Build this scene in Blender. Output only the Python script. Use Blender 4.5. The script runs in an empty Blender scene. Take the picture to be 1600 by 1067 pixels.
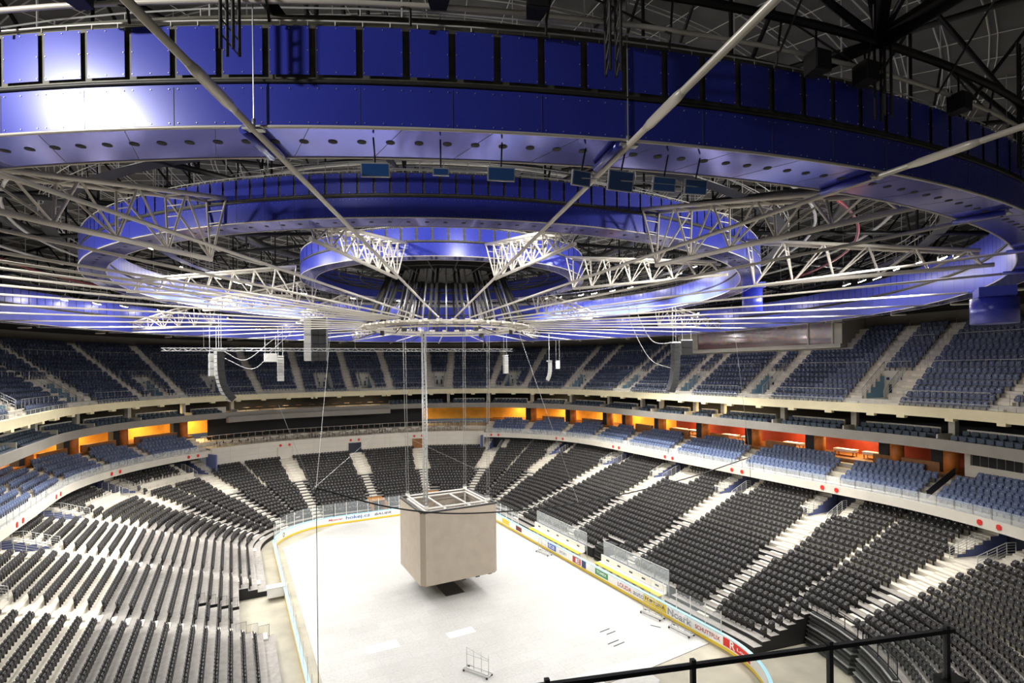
import bpy, math, random
import numpy as np
from mathutils import Vector, Matrix
random.seed(7); RNG = np.random.default_rng(7)
SC = bpy.context.scene
COL = SC.collection
PI = math.pi
R_ = math.radians

# ------------------------------------------------------------------ camera figures (metres, z = 0 on the ice)
CAM = np.array([-19.555, -51.268, 22.613]); YAW = 0.4865; ROLL = -0.0109; FPX = 826.73; PY0 = 576.876
def project(p):
    p = np.atleast_2d(np.asarray(p, float)); d = p - CAM
    X = d[:, 0]*math.cos(YAW) - d[:, 1]*math.sin(YAW); Y = d[:, 0]*math.sin(YAW) + d[:, 1]*math.cos(YAW)
    Ys = np.where(np.abs(Y) < 1e-6, 1e-6, Y)
    a = FPX*X/Ys; b = -FPX*d[:, 2]/Ys; c, s = math.cos(ROLL), math.sin(ROLL)
    return 800 + a*c - b*s, PY0 + a*s + b*c, Y

# ------------------------------------------------------------------ helpers
def hexlin(h):
    h = h.lstrip('#'); o = []
    for i in (0, 2, 4):
        c = int(h[i:i+2], 16)/255
        o.append(c/12.92 if c <= 0.04045 else ((c+0.055)/1.055)**2.4)
    return (*o, 1)
def mat(name, col, rough=0.6, metal=0.0, var=0.0, scale=3.0, bump=0.0, spec=0.5, coat=0.0, emit=None, estr=0.0):
    m = bpy.data.materials.new(name); m.use_nodes = True
    nt = m.node_tree; b = nt.nodes['Principled BSDF']
    c = hexlin(col) if isinstance(col, str) else col
    b.inputs['Base Color'].default_value = c
    b.inputs['Roughness'].default_value = rough; b.inputs['Metallic'].default_value = metal
    b.inputs['Specular IOR Level'].default_value = spec
    b.inputs['Coat Weight'].default_value = coat; b.inputs['Coat Roughness'].default_value = 0.28
    if emit:
        b.inputs['Emission Color'].default_value = hexlin(emit); b.inputs['Emission Strength'].default_value = estr
    if var > 0 or bump > 0:
        tc = nt.nodes.new('ShaderNodeTexCoord'); nz = nt.nodes.new('ShaderNodeTexNoise')
        nz.inputs['Scale'].default_value = scale; nz.inputs['Detail'].default_value = 5
        nt.links.new(tc.outputs['Object'], nz.inputs['Vector'])
        if var > 0:
            rp = nt.nodes.new('ShaderNodeValToRGB')
            rp.color_ramp.elements[0].position = 0.3; rp.color_ramp.elements[1].position = 0.7
            rp.color_ramp.elements[0].color = (*[max(0, x*(1-var)) for x in c[:3]], 1)
            rp.color_ramp.elements[1].color = (*[min(1, x*(1+var)) for x in c[:3]], 1)
            nt.links.new(nz.outputs['Fac'], rp.inputs['Fac']); nt.links.new(rp.outputs['Color'], b.inputs['Base Color'])
        if bump > 0:
            bp = nt.nodes.new('ShaderNodeBump'); bp.inputs['Strength'].default_value = bump; bp.inputs['Distance'].default_value = 0.02
            nt.links.new(nz.outputs['Fac'], bp.inputs['Height']); nt.links.new(bp.outputs['Normal'], b.inputs['Normal'])
    return m
def glassmat(name, tint, clear=0.9, rough=0.05):
    m = bpy.data.materials.new(name); m.use_nodes = True; nt = m.node_tree; nt.nodes.clear()
    out = nt.nodes.new('ShaderNodeOutputMaterial'); mx = nt.nodes.new('ShaderNodeMixShader')
    tr = nt.nodes.new('ShaderNodeBsdfTransparent'); gl = nt.nodes.new('ShaderNodeBsdfPrincipled')
    tr.inputs['Color'].default_value = (1, 1, 1, 1)
    gl.inputs['Base Color'].default_value = hexlin(tint); gl.inputs['Roughness'].default_value = rough
    mx.inputs['Fac'].default_value = 1-clear
    nt.links.new(tr.outputs[0], mx.inputs[1]); nt.links.new(gl.outputs[0], mx.inputs[2]); nt.links.new(mx.outputs[0], out.inputs['Surface'])
    return m

class MB:
    """collects shapes, builds them as one mesh"""
    def __init__(s): s.v = []; s.f = []; s.m = []; s.sm = []
    def quad(s, a, b, c, d, mi=0):
        n = len(s.v); s.v += [tuple(a), tuple(b), tuple(c), tuple(d)]; s.f.append((n, n+1, n+2, n+3)); s.m.append(mi); s.sm.append(False)
    def poly(s, pts, mi=0):
        n = len(s.v); s.v += [tuple(p) for p in pts]; s.f.append(tuple(range(n, n+len(pts)))); s.m.append(mi); s.sm.append(False)
    def hexa(s, p, mi=0):
        n = len(s.v); s.v += [tuple(q) for q in p]
        for q in ((3, 2, 1, 0), (4, 5, 6, 7), (0, 1, 5, 4), (1, 2, 6, 5), (2, 3, 7, 6), (3, 0, 4, 7)):
            s.f.append(tuple(n+i for i in q)); s.m.append(mi); s.sm.append(False)
    def box(s, c, size, ax=(1, 0, 0), ay=None, az=(0, 0, 1), mi=0):
        ax = np.array(ax, float); az = np.array(az, float)
        ay = np.cross(az, ax) if ay is None else np.array(ay, float)
        c = np.array(c, float); x, y, z = size[0]/2*ax, size[1]/2*ay, size[2]/2*az
        s.hexa([c-x-y-z, c+x-y-z, c+x+y-z, c-x+y-z, c-x-y+z, c+x-y+z, c+x+y+z, c-x+y+z], mi)
    def tube(s, a, b, r, n=6, mi=0, r2=None, cap=True):
        a = np.array(a, float); b = np.array(b, float); d = b-a; L = np.linalg.norm(d)
        if L < 1e-6: return
        d /= L; u = np.cross(d, (0, 0, 1) if abs(d[2]) < 0.9 else (1, 0, 0)); u /= np.linalg.norm(u); w = np.cross(d, u)
        r2 = r if r2 is None else r2; k = len(s.v)
        for P, rr in ((a, r), (b, r2)):
            for i in range(n):
                t = 2*PI*i/n; s.v.append(tuple(P + rr*(math.cos(t)*u+math.sin(t)*w)))
        for i in range(n):
            j = (i+1) % n; s.f.append((k+i, k+j, k+n+j, k+n+i)); s.m.append(mi); s.sm.append(n > 4)
        if cap:
            s.f.append(tuple(k+i for i in reversed(range(n)))); s.m.append(mi); s.sm.append(False)
            s.f.append(tuple(k+n+i for i in range(n))); s.m.append(mi); s.sm.append(False)
    def path(s, pts, r, n=6, closed=False, mi=0):
        pts = [np.array(p, float) for p in pts]; m = len(pts); k = len(s.v)
        for i, p in enumerate(pts):
            a = pts[(i-1) % m] if (closed or i > 0) else p; b = pts[(i+1) % m] if (closed or i < m-1) else p
            d = b-a; d /= (np.linalg.norm(d)+1e-9)
            u = np.cross(d, (0, 0, 1) if abs(d[2]) < 0.95 else (1, 0, 0)); u /= np.linalg.norm(u); w = np.cross(u, d)
            for q in range(n):
                t = 2*PI*q/n; s.v.append(tuple(p + r*(math.cos(t)*u+math.sin(t)*w)))
        for i in range(m if closed else m-1):
            i2 = (i+1) % m
            for q in range(n):
                q2 = (q+1) % n; s.f.append((k+i*n+q, k+i*n+q2, k+i2*n+q2, k+i2*n+q)); s.m.append(mi); s.sm.append(n > 4)
    def lathe(s, c, prof, n=16, mi=0):
        k = len(s.v)
        for r, z in prof:
            for i in range(n):
                t = 2*PI*i/n; s.v.append((c[0]+r*math.cos(t), c[1]+r*math.sin(t), c[2]+z))
        for j in range(len(prof)-1):
            for i in range(n):
                i2 = (i+1) % n; s.f.append((k+j*n+i, k+j*n+i2, k+(j+1)*n+i2, k+(j+1)*n+i)); s.m.append(mi); s.sm.append(True)
        s.f.append(tuple(k+i for i in reversed(range(n)))); s.m.append(mi); s.sm.append(False)
        s.f.append(tuple(k+(len(prof)-1)*n+i for i in range(n))); s.m.append(mi); s.sm.append(False)
    def mesh(s, name, mats):
        me = bpy.data.meshes.new(name); me.from_pydata(s.v, [], s.f)
        for q in (mats if isinstance(mats, (list, tuple)) else [mats]): me.materials.append(q)
        me.polygons.foreach_set('material_index', s.m); me.polygons.foreach_set('use_smooth', s.sm); me.update()
        return me
    def build(s, name, mats, parent=None):
        o = bpy.data.objects.new(name, s.mesh(name, mats)); COL.objects.link(o)
        if parent: o.parent = parent
        return o
def tag(o, label=None, cat=None, group=None, kind=None):
    if label: o['label'] = label
    if cat: o['category'] = cat
    if group: o['group'] = group
    if kind: o['kind'] = kind
    return o
def empty(name, label, cat, loc=(0, 0, 0), group=None):
    o = bpy.data.objects.new(name, None); COL.objects.link(o); o.location = loc; o.empty_display_size = 0.2
    return tag(o, label, cat, group)
def dup(root, loc=None, rotz=None):
    r = root.copy(); COL.objects.link(r)
    if loc is not None: r.location = loc
    if rotz is not None: r.rotation_euler = (0, 0, rotz)
    for ch in list(root.children):
        c = ch.copy(); COL.objects.link(c); c.parent = r
        for g in list(ch.children):
            d = g.copy(); COL.objects.link(d); d.parent = c
    return r
def struct(o): o['kind'] = 'structure'; return o
def ordn(n):
    return f"{n}{'th' if 10 <= n % 100 <= 20 else {1: 'st', 2: 'nd', 3: 'rd'}.get(n % 10, 'th')}"

# ------------------------------------------------------------------ bowl outline: the rink's rounded rectangle, offset by d metres.
# position g: 0-1 near right corner, 1-2 right side, 2-3 far right corner, 3-4 far end, 4-5 far left corner, 5-6 left side, 6-7 near left corner, 7-8 near end
CX, CY, CR = 6.5, 21.5, 8.5
def gp(g, d):
    """point and outward normal"""
    g = g % 8; k = int(g); t = g-k
    if k == 1: return (CX+CR+d, -CY+2*CY*t), (1, 0)
    if k == 3: return (CX-2*CX*t, CY+CR+d), (0, 1)
    if k == 5: return (-CX-CR-d, CY-2*CY*t), (-1, 0)
    if k == 7: return (-CX+2*CX*t, -CY-CR-d), (0, -1)
    a0, cx, cy = {0: (-90, CX, -CY), 2: (0, CX, CY), 4: (90, -CX, CY), 6: (180, -CX, -CY)}[k]
    a = R_(a0+90*t); n = (math.cos(a), math.sin(a))
    return (cx+(CR+d)*n[0], cy+(CR+d)*n[1]), n
def seglen(k, d): return 2*CY if k in (1, 5) else 2*CX if k in (3, 7) else (CR+d)*PI/2
def arc(g, d):
    s = 0; k = int(g)
    for i in range(k): s += seglen(i % 8, d)
    return s + (g-k)*seglen(k % 8, d)
def garc(s, d):
    k = 0
    while s > seglen(k % 8, d): s -= seglen(k % 8, d); k += 1
    return k + s/seglen(k % 8, d)
def gy(y): return 1+(y+CY)/(2*CY)          # right side
def gly(y): return 5+(CY-y)/(2*CY)         # left side
def grf(a): return 2+a/90
def glf(a): return 4+(90-a)/90
def grn(a): return (90-a)/90
def gfx(x): return 3+(CX-x)/(2*CX)
def gsamples(g0, g1, step=1.2, d=20):
    out = [g0]; g = g0
    while g < g1-1e-9:
        k = int(g+1e-9); q = min(g+step/seglen(k % 8, d), k+1, g1); out.append(q); g = q
    return out
def P3(g, d, z): p, n = gp(g, d); return (p[0], p[1], z)
def strip(mb, gs, d0, z0, d1, z1, mi=0):
    for a, b in zip(gs, gs[1:]):
        mb.quad(P3(a, d0, z0), P3(b, d0, z0), P3(b, d1, z1), P3(a, d1, z1), mi)
def band(mb, g0, g1, d0, d1, z0, z1, mi=0, step=1.5):
    """solid wall ring between offsets d0<d1 and heights z0<z1"""
    gs = gsamples(g0, g1, step)
    strip(mb, gs, d0, z1, d0, z0, mi); strip(mb, gs, d1, z1, d0, z1, mi)
    strip(mb, gs, d1, z0, d1, z1, mi); strip(mb, gs, d0, z0, d1, z0, mi)
    for g in (g0, g1): mb.quad(P3(g, d0, z0), P3(g, d1, z0), P3(g, d1, z1), P3(g, d0, z1), mi)

# ------------------------------------------------------------------ materials
M = dict(
 conc=mat('pale_concrete', '#d9d2c2', 0.8, var=0.12, scale=1.5),
 riser=mat('riser_concrete', '#c9c2b4', 0.85, var=0.1, scale=2),
 deck=mat('grey_deck_board', '#938e87', 0.7, var=0.18, scale=2.5),
 under=mat('dark_understructure', '#1a1a1b', 0.7),
 cream=mat('cream_fascia', '#d8cda9', 0.6, var=0.05, scale=1),
 greyband=mat('grey_fascia', '#807b73', 0.6, var=0.05, scale=1),
 white=mat('white_wall', '#d8d2c4', 0.7, var=0.04, scale=0.6),
 offwhite=mat('off_white_paint', '#cfcabb', 0.7),
 darkwall=mat('dark_wall', '#262628', 0.8),
 navy=mat('navy_paint', '#1d2233', 0.6),
 bluewall=mat('blue_stair_wall', '#5b6694', 0.6),
 ltblue=mat('pale_blue_stair_wall', '#7fa6bd', 0.6),
 black=mat('black_plastic', '#2b2928', 0.6, var=0.15, scale=6),
 tunnel=mat('tunnel_wood', '#a8702f', 0.6, var=0.25, scale=2),
 speakerblack=mat('matt_black_cabinet', '#0f0f0f', 0.7),
 blackmetal=mat('black_steel', '#1b1b1c', 0.5, metal=0.4),
 upblue=mat('dark_blue_seat_plastic', '#434e69', 0.45, var=0.12, scale=4),
 clubblue=mat('slate_blue_seat_fabric', '#5b6a8c', 0.6, var=0.12, scale=4),
 armch=mat('blue_grey_armchair_fabric', '#414e5c', 0.7, var=0.15, scale=4),
 armback=mat('taupe_armchair_fabric', '#6d675c', 0.7),
 steel=mat('galvanised_steel', '#c3c4c2', 0.35, metal=0.55),
 whitesteel=mat('white_painted_steel', '#e4e0d8', 0.4, var=0.05, scale=2),
 offsteel=mat('off_white_tube', '#d6cfc2', 0.35, metal=0.15, var=0.05, scale=1),
 darksteel=mat('dark_grey_steel', '#3b3a38', 0.5, metal=0.3, var=0.2, scale=3),
 blue=mat('royal_blue_panel', '#353fb4', 0.3, metal=0.1, coat=0.7, var=0.05, scale=0.7),
 bluein=mat('bright_blue_panel', '#424dbe', 0.3, metal=0.1, coat=0.3, var=0.12, scale=0.5),
 soffit=mat('lavender_glossy_soffit', '#686cd2', 0.1, metal=0.7, var=0.15, scale=0.35, bump=0.08),
 frame=mat('dark_panel_frame', '#5a574b', 0.55, metal=0.2, var=0.3, scale=4),
 stud=mat('bright_stud', '#e8e8e8', 0.3, metal=0.6),
 wood=mat('orange_wood', '#c2702c', 0.5, var=0.2, scale=1.5),
 amber=mat('amber_lit_wall', '#f0b040', 0.7, var=0.15, scale=0.7),
 redwall=mat('red_restaurant_wall', '#8e2c14', 0.6, var=0.2, scale=1.0),
 warm=mat('warm_lamp', '#ffd28a', 0.5, emit='#ffc46a', estr=9),
 lamp=mat('floodlight_lens', '#ffffff', 0.3, emit='#fff6e8', estr=75),
 red=mat('red_plaque', '#d8281f', 0.5),
 yellow=mat('yellow_plastic', '#e8c838', 0.4),
 cyan=mat('sky_blue_cap', '#a4d6e4', 0.35),
 boardwhite=mat('white_dasher_board', '#eeeeea', 0.35),
 cloth=mat('speaker_grille', '#171717', 0.8, var=0.3, scale=30),
 ltgrey=mat('light_grey_cabinet', '#989793', 0.5),
 taupe=mat('taupe_led_panel', '#a99d8d', 0.55, var=0.06, scale=1.2),
 edge=mat('corner_trim', '#978b7a', 0.5),
 screen=mat('blue_tinted_screen', '#1f4f8e', 0.2, coat=0.4),
 tablecloth=mat('white_tablecloth', '#efe9dd', 0.8),
 roofdeck=mat('dark_roof_deck', '#4c4b49', 0.9, var=0.25, scale=0.3),
 purlin=mat('grey_purlin', '#c4c2bc', 0.5, metal=0.2),
 cable=mat('grey_cable', '#9a9994', 0.4, metal=0.5),
 blackcable=mat('black_cable', '#111112', 0.5),
 floor=mat('arena_floor_concrete', '#a39d8b', 0.55, var=0.22, scale=0.35, bump=0.1),
 dust=mat('dusty_strip', '#97908a', 0.8, var=0.1, scale=1),
 glass=glassmat('clear_glass', '#e6eef2', 0.86), smoked=glassmat('pale_glass', '#dfe6ea', 0.72, 0.15),
 plexi=glassmat('plexiglass', '#e9f2f4', 0.9), railglass=glassmat('tinted_rail_glass', '#a9bcae', 0.86), net=glassmat('fine_black_netting', '#3a3a3a', 0.88, 0.9),
 ltext_b=mat('blue_lettering', '#1f5f9e', 0.5), ltext_n=mat('navy_lettering', '#23304e', 0.5), ltext_r=mat('red_lettering', '#b0302c', 0.5),
 ltext_k=mat('black_lettering', '#1c1c1c', 0.5), ltext_g=mat('grey_lettering', '#8d8f98', 0.5), ltext_w=mat('white_lettering', '#f4f4f4', 0.5),
 green=mat('green_advert', '#3f8f54', 0.5), adblue=mat('blue_advert', '#4a6fc0', 0.5), adnavy=mat('navy_advert', '#2a3768', 0.5),
 kraft=mat('brown_wood_panel', '#8a5a2c', 0.6, var=0.2, scale=2), maroon=mat('maroon_pipe', '#6a1c22', 0.5),
)
# ================================================================== SETTING
# ---- floor
mb = MB(); mb.quad((-60, -75, -0.02), (60, -75, -0.02), (60, 75, -0.02), (-60, 75, -0.02)); fl = struct(mb.build('floor', M['floor']))

# ---- lower bowl
LT, LR, LD0, LZ0, LN = 0.85, 0.306, 1.65, 0.5, 27          # tread, rise, first nosing, first level, rows
def lz(i): return LZ0 + LR*i
def ld(i): return LD0 + LT*i
LVOM = [grn(19.5), gy(-17.4), gy(-5.8), gy(5.9), gy(17.8), grf(20.5), grf(47.6), grf(77.4), gfx(0.8), glf(80.5), glf(51.4), glf(26), gly(21.8), gly(10.2), gly(-2.6), gly(-15.5)]
ENDV = (grf(77.4), gfx(0.8), glf(80.5))                    # doors in the far end wall
VROW = 21
TUNNELS = [gfx(0.8), grf(74)]
TELE_END = grn(10)                                         # the telescopic rows stop here at the near right
G_END0, G_END1 = grf(52), glf(57)
def near(g, c, d): return abs(arc(g, d)-arc(c, d))
def low_h(i, g):
    """level of row i at g, or None where the floor shows"""
    if i < 7 and g < TELE_END: return None
    if i < 2 and gy(-13.4) < g < gy(12.6): return None
    if i < 5 and gy(-2.8) < g < gy(0.3): return None
    if i < 5 and any(near(g, c, 4) < 1.15 for c in TUNNELS): return None
    if i < 3 and gly(7.7) < g < gly(-2.3): return None
    if g > 3 and 3 <= i < 7 and gly(2.75) < g < gly(2.05): return None
    if i > 22 and G_END0+0.01 < g < G_END1-0.01: return None
    d = ld(i)+LT/2
    if i >= VROW:
        for c in LVOM:
            if c in ENDV: continue
            if near(g, c, d) < 1.25: return lz(VROW-1)+0.02
    return lz(i)
def terrace(name, g0, g1, n, hf, df, extra, mats, tread_mi, riser_mi, side_mi, step=1.6, base=-0.02):
    gs = set(gsamples(g0, g1, step, df(n)))
    for c in extra:
        if g0 < c < g1: gs.add(c)
    gs = sorted(gs); mb = MB(); mids = [(a+b)/2 for a, b in zip(gs, gs[1:])]
    H = [[hf(i, g) for g in mids] for i in range(n)]
    for i in range(n):
        d0, d1 = df(i), df(i+1)
        for k in range(len(mids)):
            h = H[i][k]; a, b = gs[k], gs[k+1]
            if h is None: continue
            mb.quad(P3(a, d0, h), P3(b, d0, h), P3(b, d1, h), P3(a, d1, h), tread_mi(i, mids[k]))
            hp = (H[i-1][k] if i > 0 else None); lo = base if hp is None else hp
            if abs(h-lo) > 0.005:
                mb.quad(P3(b, d0, h), P3(a, d0, h), P3(a, d0, lo), P3(b, d0, lo), riser_mi(i, mids[k], h-lo))
            for kk, g in ((k-1, a), (k+1, b)):
                hn = H[i][kk] if 0 <= kk < len(mids) else None
                hn = base if hn is None else hn
                if h-hn > 0.05: mb.quad(P3(g, d0, h), P3(g, d1, h), P3(g, d1, hn), P3(g, d0, hn), side_mi(i, g))
    return struct(mb.build(name, mats))
def gat(c, off, d): return garc(arc(c, d)+off, d)
LG0, LG1 = 0.05, 6.6
ex = [TELE_END, gy(-13.4), gy(12.6), gy(-2.8), gy(0.3), gly(7.7), gly(-2.3), gly(2.75), gly(2.05)]
for c in LVOM: ex += [gat(c, -1.25, 21.5), gat(c, 1.25, 21.5)]
for c in TUNNELS: ex += [gat(c, -1.15, 4), gat(c, 1.15, 4)]
terrace('floor_lower_bowl', LG0, LG1, LN, low_h, ld, ex, [M['conc'], M['deck'], M['riser'], M['under'], M['bluewall'], M['navy']],
        lambda i, g: 1 if i < 14 else 0, lambda i, g, h: (3 if i < 14 else 2) if h < 0.5 else (3 if i < 14 else 5), lambda i, g: 4 if i >= VROW-1 else 3)
# back wall under the club level
mb = MB(); gs = gsamples(LG0, LG1, 1.5); gs = gsamples(LG0, G_END0, 1.5); strip(mb, gs, 24.75, 10.0, 24.75, 3.0); gs = gsamples(G_END1, LG1, 1.5); strip(mb, gs, 24.75, 10.0, 24.75, 3.0)
struct(mb.build('wall_lower_bowl', M['navy']))

# step blocks in the aisles (one flight per aisle)
def aisle_steps(c, rows, hw, mater, dfun, zfun, T, rise, name):
    mb = MB()
    for i in rows:
        p, n = gp(c, dfun(i)-0.16); t = (-n[1], n[0])
        if low_h(i, c) is None and name == 'floor_aisle_steps': continue
        mb.box((p[0], p[1], zfun(i)-rise*0.75), (2*hw, 0.34, rise*0.5), ax=(t[0], t[1], 0))
    if mb.v: struct(mb.build(name, mater))
for c in LVOM: aisle_steps(c, range(1, VROW), 0.6, M['white'], ld, lz, LT, LR, 'floor_aisle_steps')
for c in LVOM:
    if c in ENDV: continue
    for s in (-1, 1): aisle_steps(gat(c, s*1.85, 21.5), range(VROW, LN-1), 0.55, M['white'], ld, lz, LT, LR, 'floor_aisle_steps')

# ---- club level: fascia band, five rows, restaurant behind
G_END0, G_END1 = grf(52), glf(57)                           # the far end terrace lies between these
mb = MB()
band(mb, LG0, G_END0, 21.2, 21.5, 9.15, 10.05); band(mb, G_END1, LG1, 21.2, 21.5, 9.15, 10.05)
struct(mb.build('wall_club_fascia', M['white']))
mb = MB(); band(mb, G_END0, G_END1, 21.1, 21.5, 6.6, 10.35)
struct(mb.build('wall_far_end', M['white']))
mb = MB()
for z in (7.55, 8.55, 9.6):
    gs = gsamples(G_END0, G_END1, 1.5); strip(mb, gs, 21.09, z+0.025, 21.09, z-0.025)
for g in gsamples(G_END0, G_END1, 4.5): 
    p, n = gp(g, 21.085); t = (-n[1], n[0]); mb.box((p[0], p[1], 8.5), (0.04, 0.012, 3.6), ax=(t[0], t[1], 0))
struct(mb.build('trim_far_end_joints', M['riser']))
CT, CRI, CD0, CZ0, CN = 0.9, 0.42, 21.7, 10.12, 5
def cd(i): return CD0+CT*i
def cz(i): return CZ0+CRI*i
def club_h(i, g): return cz(i)
for a, b in ((LG0, G_END0), (G_END1, LG1)):
    terrace('floor_club_rows', a, b, CN, club_h, cd, [], [M['conc'], M['riser']], lambda i, g: 0, lambda i, g, h: 1, lambda i, g: 1, base=9.3)
mb = MB()
for a, b in ((LG0, G_END0), (G_END1, LG1)):
    gs = gsamples(a, b, 2); strip(mb, gs, cd(CN), 12.2, 32, 12.2); strip(mb, gs, cd(CN), 12.2, cd(CN), cz(4))
struct(mb.build('floor_club_restaurant', M['kraft'])); mb = MB(); gs = gsamples(G_END0, G_END1, 2); strip(mb, gs, 21.5, 10.35, 25.0, 10.35); strip(mb, gs, 25, 11.0, 25, 10.35); strip(mb, gs, 25, 11.0, 32, 11.0)
struct(mb.build('floor_far_terrace', M['conc']))
mb = MB(); gs = gsamples(LG0, LG1, 2); strip(mb, gs, 31, 15.1, 31, 12.0)
struct(mb.build('wall_restaurant', [M['amber']]))
# red stretch of restaurant wall on the right, dark stretch at the far end
mb = MB(); gs = gsamples(grn(9), gy(14), 2); strip(mb, gs, 30.9, 15.1, 30.9, 12.0); struct(mb.build('wall_restaurant_right', M['redwall']))
mb = MB(); gs = gsamples(grf(75), glf(62), 2); strip(mb, gs, 27.5, 15.1, 27.5, 11.0); struct(mb.build('wall_restaurant_far', M['darkwall']))
mb = MB(); band(mb, 0.45, grn(9.6), 26.3, 31.2, 12.0, 15.05); struct(mb.build('wall_box_right', M['white']))
mb = MB(); gs = gsamples(0.5, grn(10.5), 1.5); strip(mb, gs, 26.25, 14.7, 26.25, 13.3); w = struct(mb.build('window_2', M['darkwall']))
mb = MB()
for g in gsamples(0.5, grn(10.5), 0.55): 
    p, n = gp(g, 26.2); mb.tube((p[0], p[1], 13.3), (p[0], p[1], 14.7), 0.02, 4)
mb.build('window_mullions', M['steel'], w)
mb = MB(); band(mb, LG0, LG1, 21.9, 32, 15.05, 15.3); struct(mb.build('ceiling_club', M['offwhite']))

# ---- suite level
mb = MB(); band(mb, LG0, LG1, 21.35, 21.6, 15.05, 16.0); struct(mb.build('wall_suite_fascia', M['greyband']))
mb = MB(); band(mb, grf(88), glf(62), 20.6, 21.3, 14.35, 15.25); struct(mb.build('wall_lounge_balcony', M['greyband']))
mb = MB(); gs = gsamples(LG0, LG1, 2)
strip(mb, gs, 21.6, 15.32, 23.2, 15.32); strip(mb, gs, 23.2, 15.72, 23.2, 15.3); strip(mb, gs, 23.2, 15.72, 33, 15.72)
struct(mb.build('floor_suites', M['dust']))
mb = MB(); strip(mb, gs, 29, 18.4, 29, 15.6); struct(mb.build('wall_suites', M['darkwall']))
mb = MB(); band(mb, LG0, LG1, 21.9, 33, 17.85, 18.15); struct(mb.build('ceiling_suites', M['offwhite']))
# ---- upper tier
mb = MB(); band(mb, LG0, LG1, 21.3, 21.7, 17.9, 18.8); struct(mb.build('wall_upper_fascia', M['cream']))
UT, URI, UD0, UZ0, UN = 0.85, 0.565, 21.9, 18.62, 16
def ud(i): return UD0+UT*i
def uz(i): return UZ0+URI*i
UA = [grn(32), grn(18.8), grn(2.7), gy(-19.1), gy(-8.9), gy(-5.6), gy(3.2), gy(6.3), gy(16.2), gy(19.4), grf(12.9), grf(19.8), grf(36.8), grf(49.6), grf(65.5), grf(73),
      grf(86.9), gfx(0.4), glf(86.5), glf(73.6), glf(50.3), glf(37.9), glf(22.3), glf(14), gly(16.2), gly(12.8), gly(4), gly(0)]
UV = [grn(25.5), (grn(2.7)+gy(-19.1))/2, gy(-7.25), gy(4.75), gy(17.8), grf(16.4), grf(43.2), grf(69.2), (grf(86.9)+gfx(0.4))/2, gfx(-4.2), glf(62), glf(44.1), glf(18.2), gly(14.5), gly(2)]
UVW = 1.05
def up_h(i, g):
    if 2 <= i <= 5:
        for c in UV:
            if near(g, c, ud(i)+0.4) < UVW: return uz(1)
    return uz(i)
ex = []
for c in UV: ex += [gat(c, -UVW, 25.5), gat(c, UVW, 25.5)]
terrace('floor_upper_tier', LG0, LG1, UN, up_h, ud, ex, [M['conc'], M['riser'], M['ltblue'], M['offwhite']],
        lambda i, g: 0, lambda i, g, h: 1 if h < 0.8 else 3, lambda i, g: 2, base=18.0)
for c in UA: aisle_steps(c, range(1, UN), 0.55, M['conc'], ud, uz, UT, URI, 'floor_upper_steps')
# vomitory doors: dark openings with small blue signs in the pale head walls
mb = MB(); sg = MB()
for c in UV:
    p, n = gp(c, ud(6)-0.02); t = (-n[1], n[0], 0); nn = (n[0], n[1], 0)
    for s in (-0.45, 0.45):
        mb.box((p[0]+t[0]*s, p[1]+t[1]*s, uz(1)+0.95), (0.28, 0.03, 0.9), ax=t)
        sg.box((p[0]+t[0]*s*1.5, p[1]+t[1]*s*1.5, uz(1)+2.0), (0.28, 0.03, 0.28), ax=t)
    wl, nn2 = gp(c, ud(6)+0.0)
struct(mb.build('trim_stair_openings', M['navy'])); struct(sg.build('trim_stair_signs', M['adnavy']))
# back walls
mb = MB(); gs = gsamples(LG0, LG1, 2); DB = ud(UN)+0.6
strip(mb, gs, DB, 33.5, DB, 24); struct(mb.build('wall_upper', M['darkwall']))
mb = MB(); strip(mb, gs, DB-0.1, 28.6, DB-0.1, 26.9); struct(mb.build('trim_back_wall', M['greyband']))
strip_top = MB(); strip(strip_top, gs, ud(UN), uz(UN-1)+0.2, DB, uz(UN-1)+0.2); struct(strip_top.build('floor_top_gangway', M['conc']))
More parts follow.
